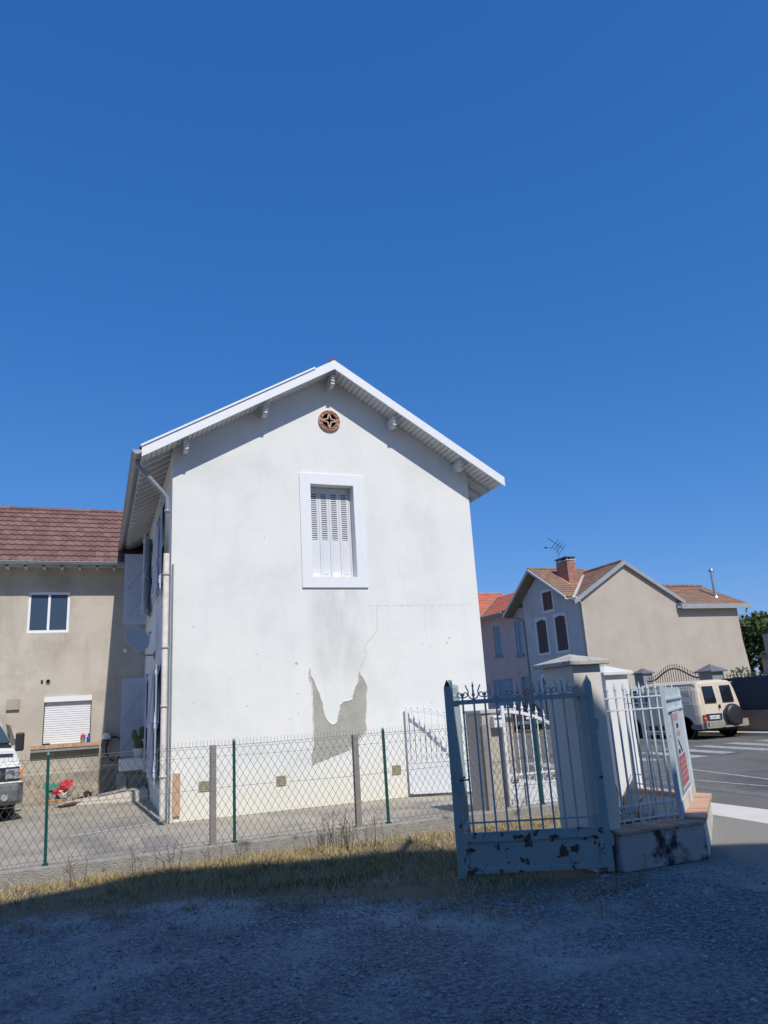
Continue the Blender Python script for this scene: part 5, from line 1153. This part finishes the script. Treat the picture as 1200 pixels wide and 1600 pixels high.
# ================================================================ trees and greenery
def leaves(mb, c, r, n, size, flat=.8, seed=0):
    rr = random.Random(seed)
    for _ in range(n):
        while True:
            x, y, z = (rr.uniform(-1, 1) for _ in range(3)); q = x * x + y * y + z * z
            if .25 < q < 1: break
        p = Vector((c[0] + x * r[0], c[1] + y * r[1], c[2] + z * r[2]))
        a = Vector((rr.gauss(0, 1), rr.gauss(0, 1), rr.gauss(0, 1))).normalized(); b = a.cross(Vector((rr.gauss(0, 1), rr.gauss(0, 1), rr.gauss(0, 1)))).normalized()
        s_ = size * rr.uniform(.6, 1.4)
        mb.add([p + a * s_, p + b * s_ * .5, p - a * s_, p - b * s_ * .5], [(0, 1, 2, 3)], rr.random())
def tree(label, x, y, h, cr, n, sd_, size=.16, name='tree', group=None):
    t = thing(name, label, 'tree', (x, y, 0), group=group); rr = random.Random(sd_)
    mb = MB(); mb.tube([(x, y, 0), (x + .1, y, h * .3), (x - .05, y + .1, h * .62), (x, y, h * .85)], [.22, .17, .10, .03], n=8)
    for k in range(7):
        a = k * 2.4; z = h * (.3 + .07 * k); mb.tube([(x, y, z), (x + cr * .4 * math.cos(a), y + cr * .4 * math.sin(a), z + h * .12), (x + cr * .75 * math.cos(a), y + cr * .75 * math.sin(a), z + h * .2)], [.08, .05, .02], n=5)
    mb.build('trunk', 'bark', t)
    mb = MB()
    for k in range(16):
        a = rr.uniform(0, 6.28); d = cr * rr.uniform(.1, .85); z = h * rr.uniform(.38, .92); q = cr * rr.uniform(.28, .5)
        leaves(mb, (x + d * math.cos(a), y + d * math.sin(a), z), (q, q, q * .8), n // 16, size, seed=sd_ * 100 + k)
    mb.build('crown', 'leaf', t, fix=False)
G_ = 'trees behind the beige annex'
tree('bushy tree half hidden behind the right corner of the beige annex', 38.3, 35.5, 5.9, 2.6, 5200, 1, group=G_)
tree('bushy yellow-green tree behind the annex near the right edge', 43, 37.5, 6.9, 3.0, 5200, 2, group=G_)
tree('darker round tree at the far right edge beyond the annex', 48, 39, 6.9, 3.2, 4600, 3, group=G_)
t = thing('garden_wall', 'low garden wall with red tile coping under the trees', 'wall', (38, 31, 0)); MB().box(34.9, 46, 31.0, 31.3, 0, 2.35).build('base', 'shade_brown_wall', t); mb = MB(); tiles(mb, (34.9, 30.9, 2.38), (46, 30.9, 2.30), (34.9, 31.35, 2.65), (46, 31.35, 2.55), tw=.25, th=.25); mb.build('coping', 'terracotta', t)
t = thing('hedge_bush', 'loose green bush above the dark street wall', 'bush', (22.4, 21, 0)); mb = MB()
for k in range(8): leaves(mb, (22.2 + random.uniform(-.3, .5), 20.9 - k * .6 + random.uniform(-.2, .2), 1.75 + random.uniform(-.1, .22)), (.45, .5, .42), 260, .06, seed=k + 50)
mb.build('foliage', 'leaf', t, fix=False); mb = MB()
for k in range(6): mb.tube([(22.3, 20.8 - k * .7, 0), (22.25, 20.9 - k * .7, 1.8)], .025)
mb.build('stem', 'bark', t)
t = thing('side_pillar', 'grey pillar with wide slate cap at the right edge above the street wall', 'pillar', (30.5, 27.6, 0))
MB().box(31.25, 32.6, 27.2, 28.2, 0, 2.95).build('shaft', 'slate_body', t); MB().box(31.0, 32.8, 27.0, 28.4, 2.952, 3.05).build('cap', 'slate', t); MB().box(31.6, 32.6, 27.5, 28.2, 3.052, 4.1).build('post', 'slate_body', t)
# plants inside the planter
mb = MB(); 
for k in range(14): leaves(mb, (5.1 + random.uniform(-.2, 1.2), 7.0 + random.uniform(-.2, .7), .12), (.14, .14, .12), 40, .04, seed=k + 80)
tag(mb.build('planter_bush', 'leaf', fix=False), 'low leafy plants growing behind the front railing', 'plant')
mb = MB()
for k in range(9):
    x, y = 5.15 + random.uniform(-.12, .2), 6.95 + random.uniform(-.15, .3); mb.tube([(x, y, .05), (x + random.uniform(-.1, .25), y, .35 + random.random() * .3), (x + random.uniform(-.2, .4), y + .05, .5 + random.random() * .3)], [.015, .01, .003], n=5)
tag(mb.build('dry_branch', 'stalk'), 'bare grey branches sticking up inside the planter', 'branches')

# ================================================================ grass, weeds, loose stones
def blade(mb, x, y, h, w, lean, rnd, z=0):
    a = random.uniform(0, 6.28); dx, dy = math.cos(a), math.sin(a); lx, ly = random.gauss(0, lean), random.gauss(0, lean)
    n = len(mb.v); mb.v += [(x - dx * w, y - dy * w, z), (x + dx * w, y + dy * w, z), (x + lx * .4 + dx * w * .6, y + ly * .4 + dy * w * .6, z + h * .6), (x + lx * .4 - dx * w * .6, y + ly * .4 - dy * w * .6, z + h * .6), (x + lx, y + ly, z + h)]
    mb.f += [(n, n + 1, n + 2, n + 3), (n + 3, n + 2, n + 4)]; mb.r += [rnd, rnd]
mb = MB(); wd = MB()
cnt = 0
while cnt < 29000:
    x = random.uniform(-5.5, 6.7); y = random.uniform(5.9, 9.54); e = edge(x) + (vnoise(x * 3, 1.7) - .5) * .5
    if y < e or (x > 4.3 and y < 6.9): continue
    dn = vnoise(x * 1.1 + 5, y * 1.5, 4) * .6 + vnoise(x * 4, y * 4, 5) * .4
    edge_fac = min(1, (y - e) / .7)
    if random.random() > max(0, 2.2 * dn - .55) * (.25 + .75 * edge_fac): continue
    green = vnoise(x * .9 + 3, y * .9, 7) * .5 + vnoise(x * 3.1, y * 3.1, 8) * .5 + (.14 if 1.3 < x < 3.6 and y < 8.9 else -.08)
    cnt += 1
    if green > .64 and random.random() < .6: blade(wd, x, y, random.uniform(.02, .07), .004, .035, random.random())
    else: blade(mb, x, y, random.uniform(.02, .075) * (.6 + dn), .0035, .05, min(1, max(0, random.gauss(.62, .25))))
for _ in range(2200):   # fringe against the low wall
    x = random.uniform(-5.5, 6.7); blade(mb, x, 9.45 + random.uniform(-.25, .08), random.uniform(.04, .12), .003, .05, min(1, max(0, random.gauss(.75, .25))))
for k in range(90):
    x, y = random.uniform(-3, 3.5), random.uniform(8.0, 9.4)
    if y < edge(x) + .3: continue
    for _ in range(22): blade(mb, x + random.gauss(0, .03), y + random.gauss(0, .03), random.uniform(.07, .15), .0035, .09, min(1, max(0, random.gauss(.6, .2))))
for k in range(170):   # stray tufts creeping out over the gravel
    x = random.uniform(-3, 5); y = edge(x) - abs(random.gauss(0, .35)); nb = random.randint(5, 26)
    for _ in range(nb): blade(mb, x + random.gauss(0, .05), y + random.gauss(0, .03), random.uniform(.02, .09), .003, .05, min(1, max(0, random.gauss(.45, .3))))
stuff(mb.build('dry_grass', 'grass', fix=False), 'dry straw coloured grass along the foot of the low wall', 'grass')
stuff(wd.build('green_weeds', 'weed', fix=False), 'dull green weeds mixed into the dry grass', 'weeds')
mb = MB()
spots = [(.5, 9.3), (.85, 9.1), (1.6, 9.35), (2.75, 9.35), (2.85, 9.3), (3.0, 9.35), (2.9, 9.15), (3.15, 9.3), (-.1, 9.2), (3.3, 9.2), (2.55, 9.25), (5.8, 9.9), (5.5, 9.9)]
for i, (x, y) in enumerate(spots):
    for q in range(4):
        h = random.uniform(.25, .5 if i in (3, 4, 5, 6) else .36); x1, y1 = x + random.gauss(0, .08), y + random.gauss(0, .05)
        top = (x1 + random.gauss(0, .05), y1, h); mb.tube([(x1, y1, 0), ((x1 + top[0]) / 2 + .01, y1, h * .5), top], [.004, .003, .0015], n=4)
        for k in range(5):
            u = random.uniform(.35, .95); p = (x1 + (top[0] - x1) * u, y1, h * u); mb.tube([p, (p[0] + random.uniform(-.08, .08), y1 + random.uniform(-.04, .04), p[2] + random.uniform(.03, .09))], .002, n=3)
stuff(mb.build('dry_stalks', 'stalk'), 'thin dark dead stalks standing in front of the low wall', 'weeds')
mb = MB(); OCT = [(1, 0, 0), (0, 1, 0), (-1, 0, 0), (0, -1, 0), (0, 0, 1), (0, 0, -1)]; OF = [(0, 1, 4), (1, 2, 4), (2, 3, 4), (3, 0, 4), (1, 0, 5), (2, 1, 5), (3, 2, 5), (0, 3, 5)]
cnt = 0
while cnt < 34000:
    y = 3.0 + random.random() ** .8 * 5.3; x = random.uniform(-1.2 - .1 * y, 1.0 + y * .85)
    if y > edge(x) + .15 or x > 7.2: continue
    dn = vnoise(x * .8, y * .8 + 4, 11) * .5 + vnoise(x * 2.3, y * 2.3, 12) * .5 + (.25 if y > 6.3 else 0)
    if random.random() > .15 + dn * .9 : continue
    if x > 5.2 and random.random() < .7: continue
    cnt += 1; s_ = random.uniform(.004, .011) * (1.9 if random.random() < .06 else 1); a = random.random() * 6.28; c, d = math.cos(a), math.sin(a)
    n = len(mb.v); e = [random.uniform(.6, 1.3) for _ in range(6)]
    mb.v += [(x + s_ * e[i] * (ox * c - oy * d), y + s_ * e[i] * (ox * d + oy * c), .004 + s_ * .6 * oz * e[i]) for i, (ox, oy, oz) in enumerate(OCT)]
    mb.f += [tuple(n + i for i in f) for f in OF]; r_ = random.random(); mb.r += [r_] * 8
stuff(mb.build('loose_stones', 'stone', fix=False), 'loose grey gravel stones scattered over the yard', 'gravel')
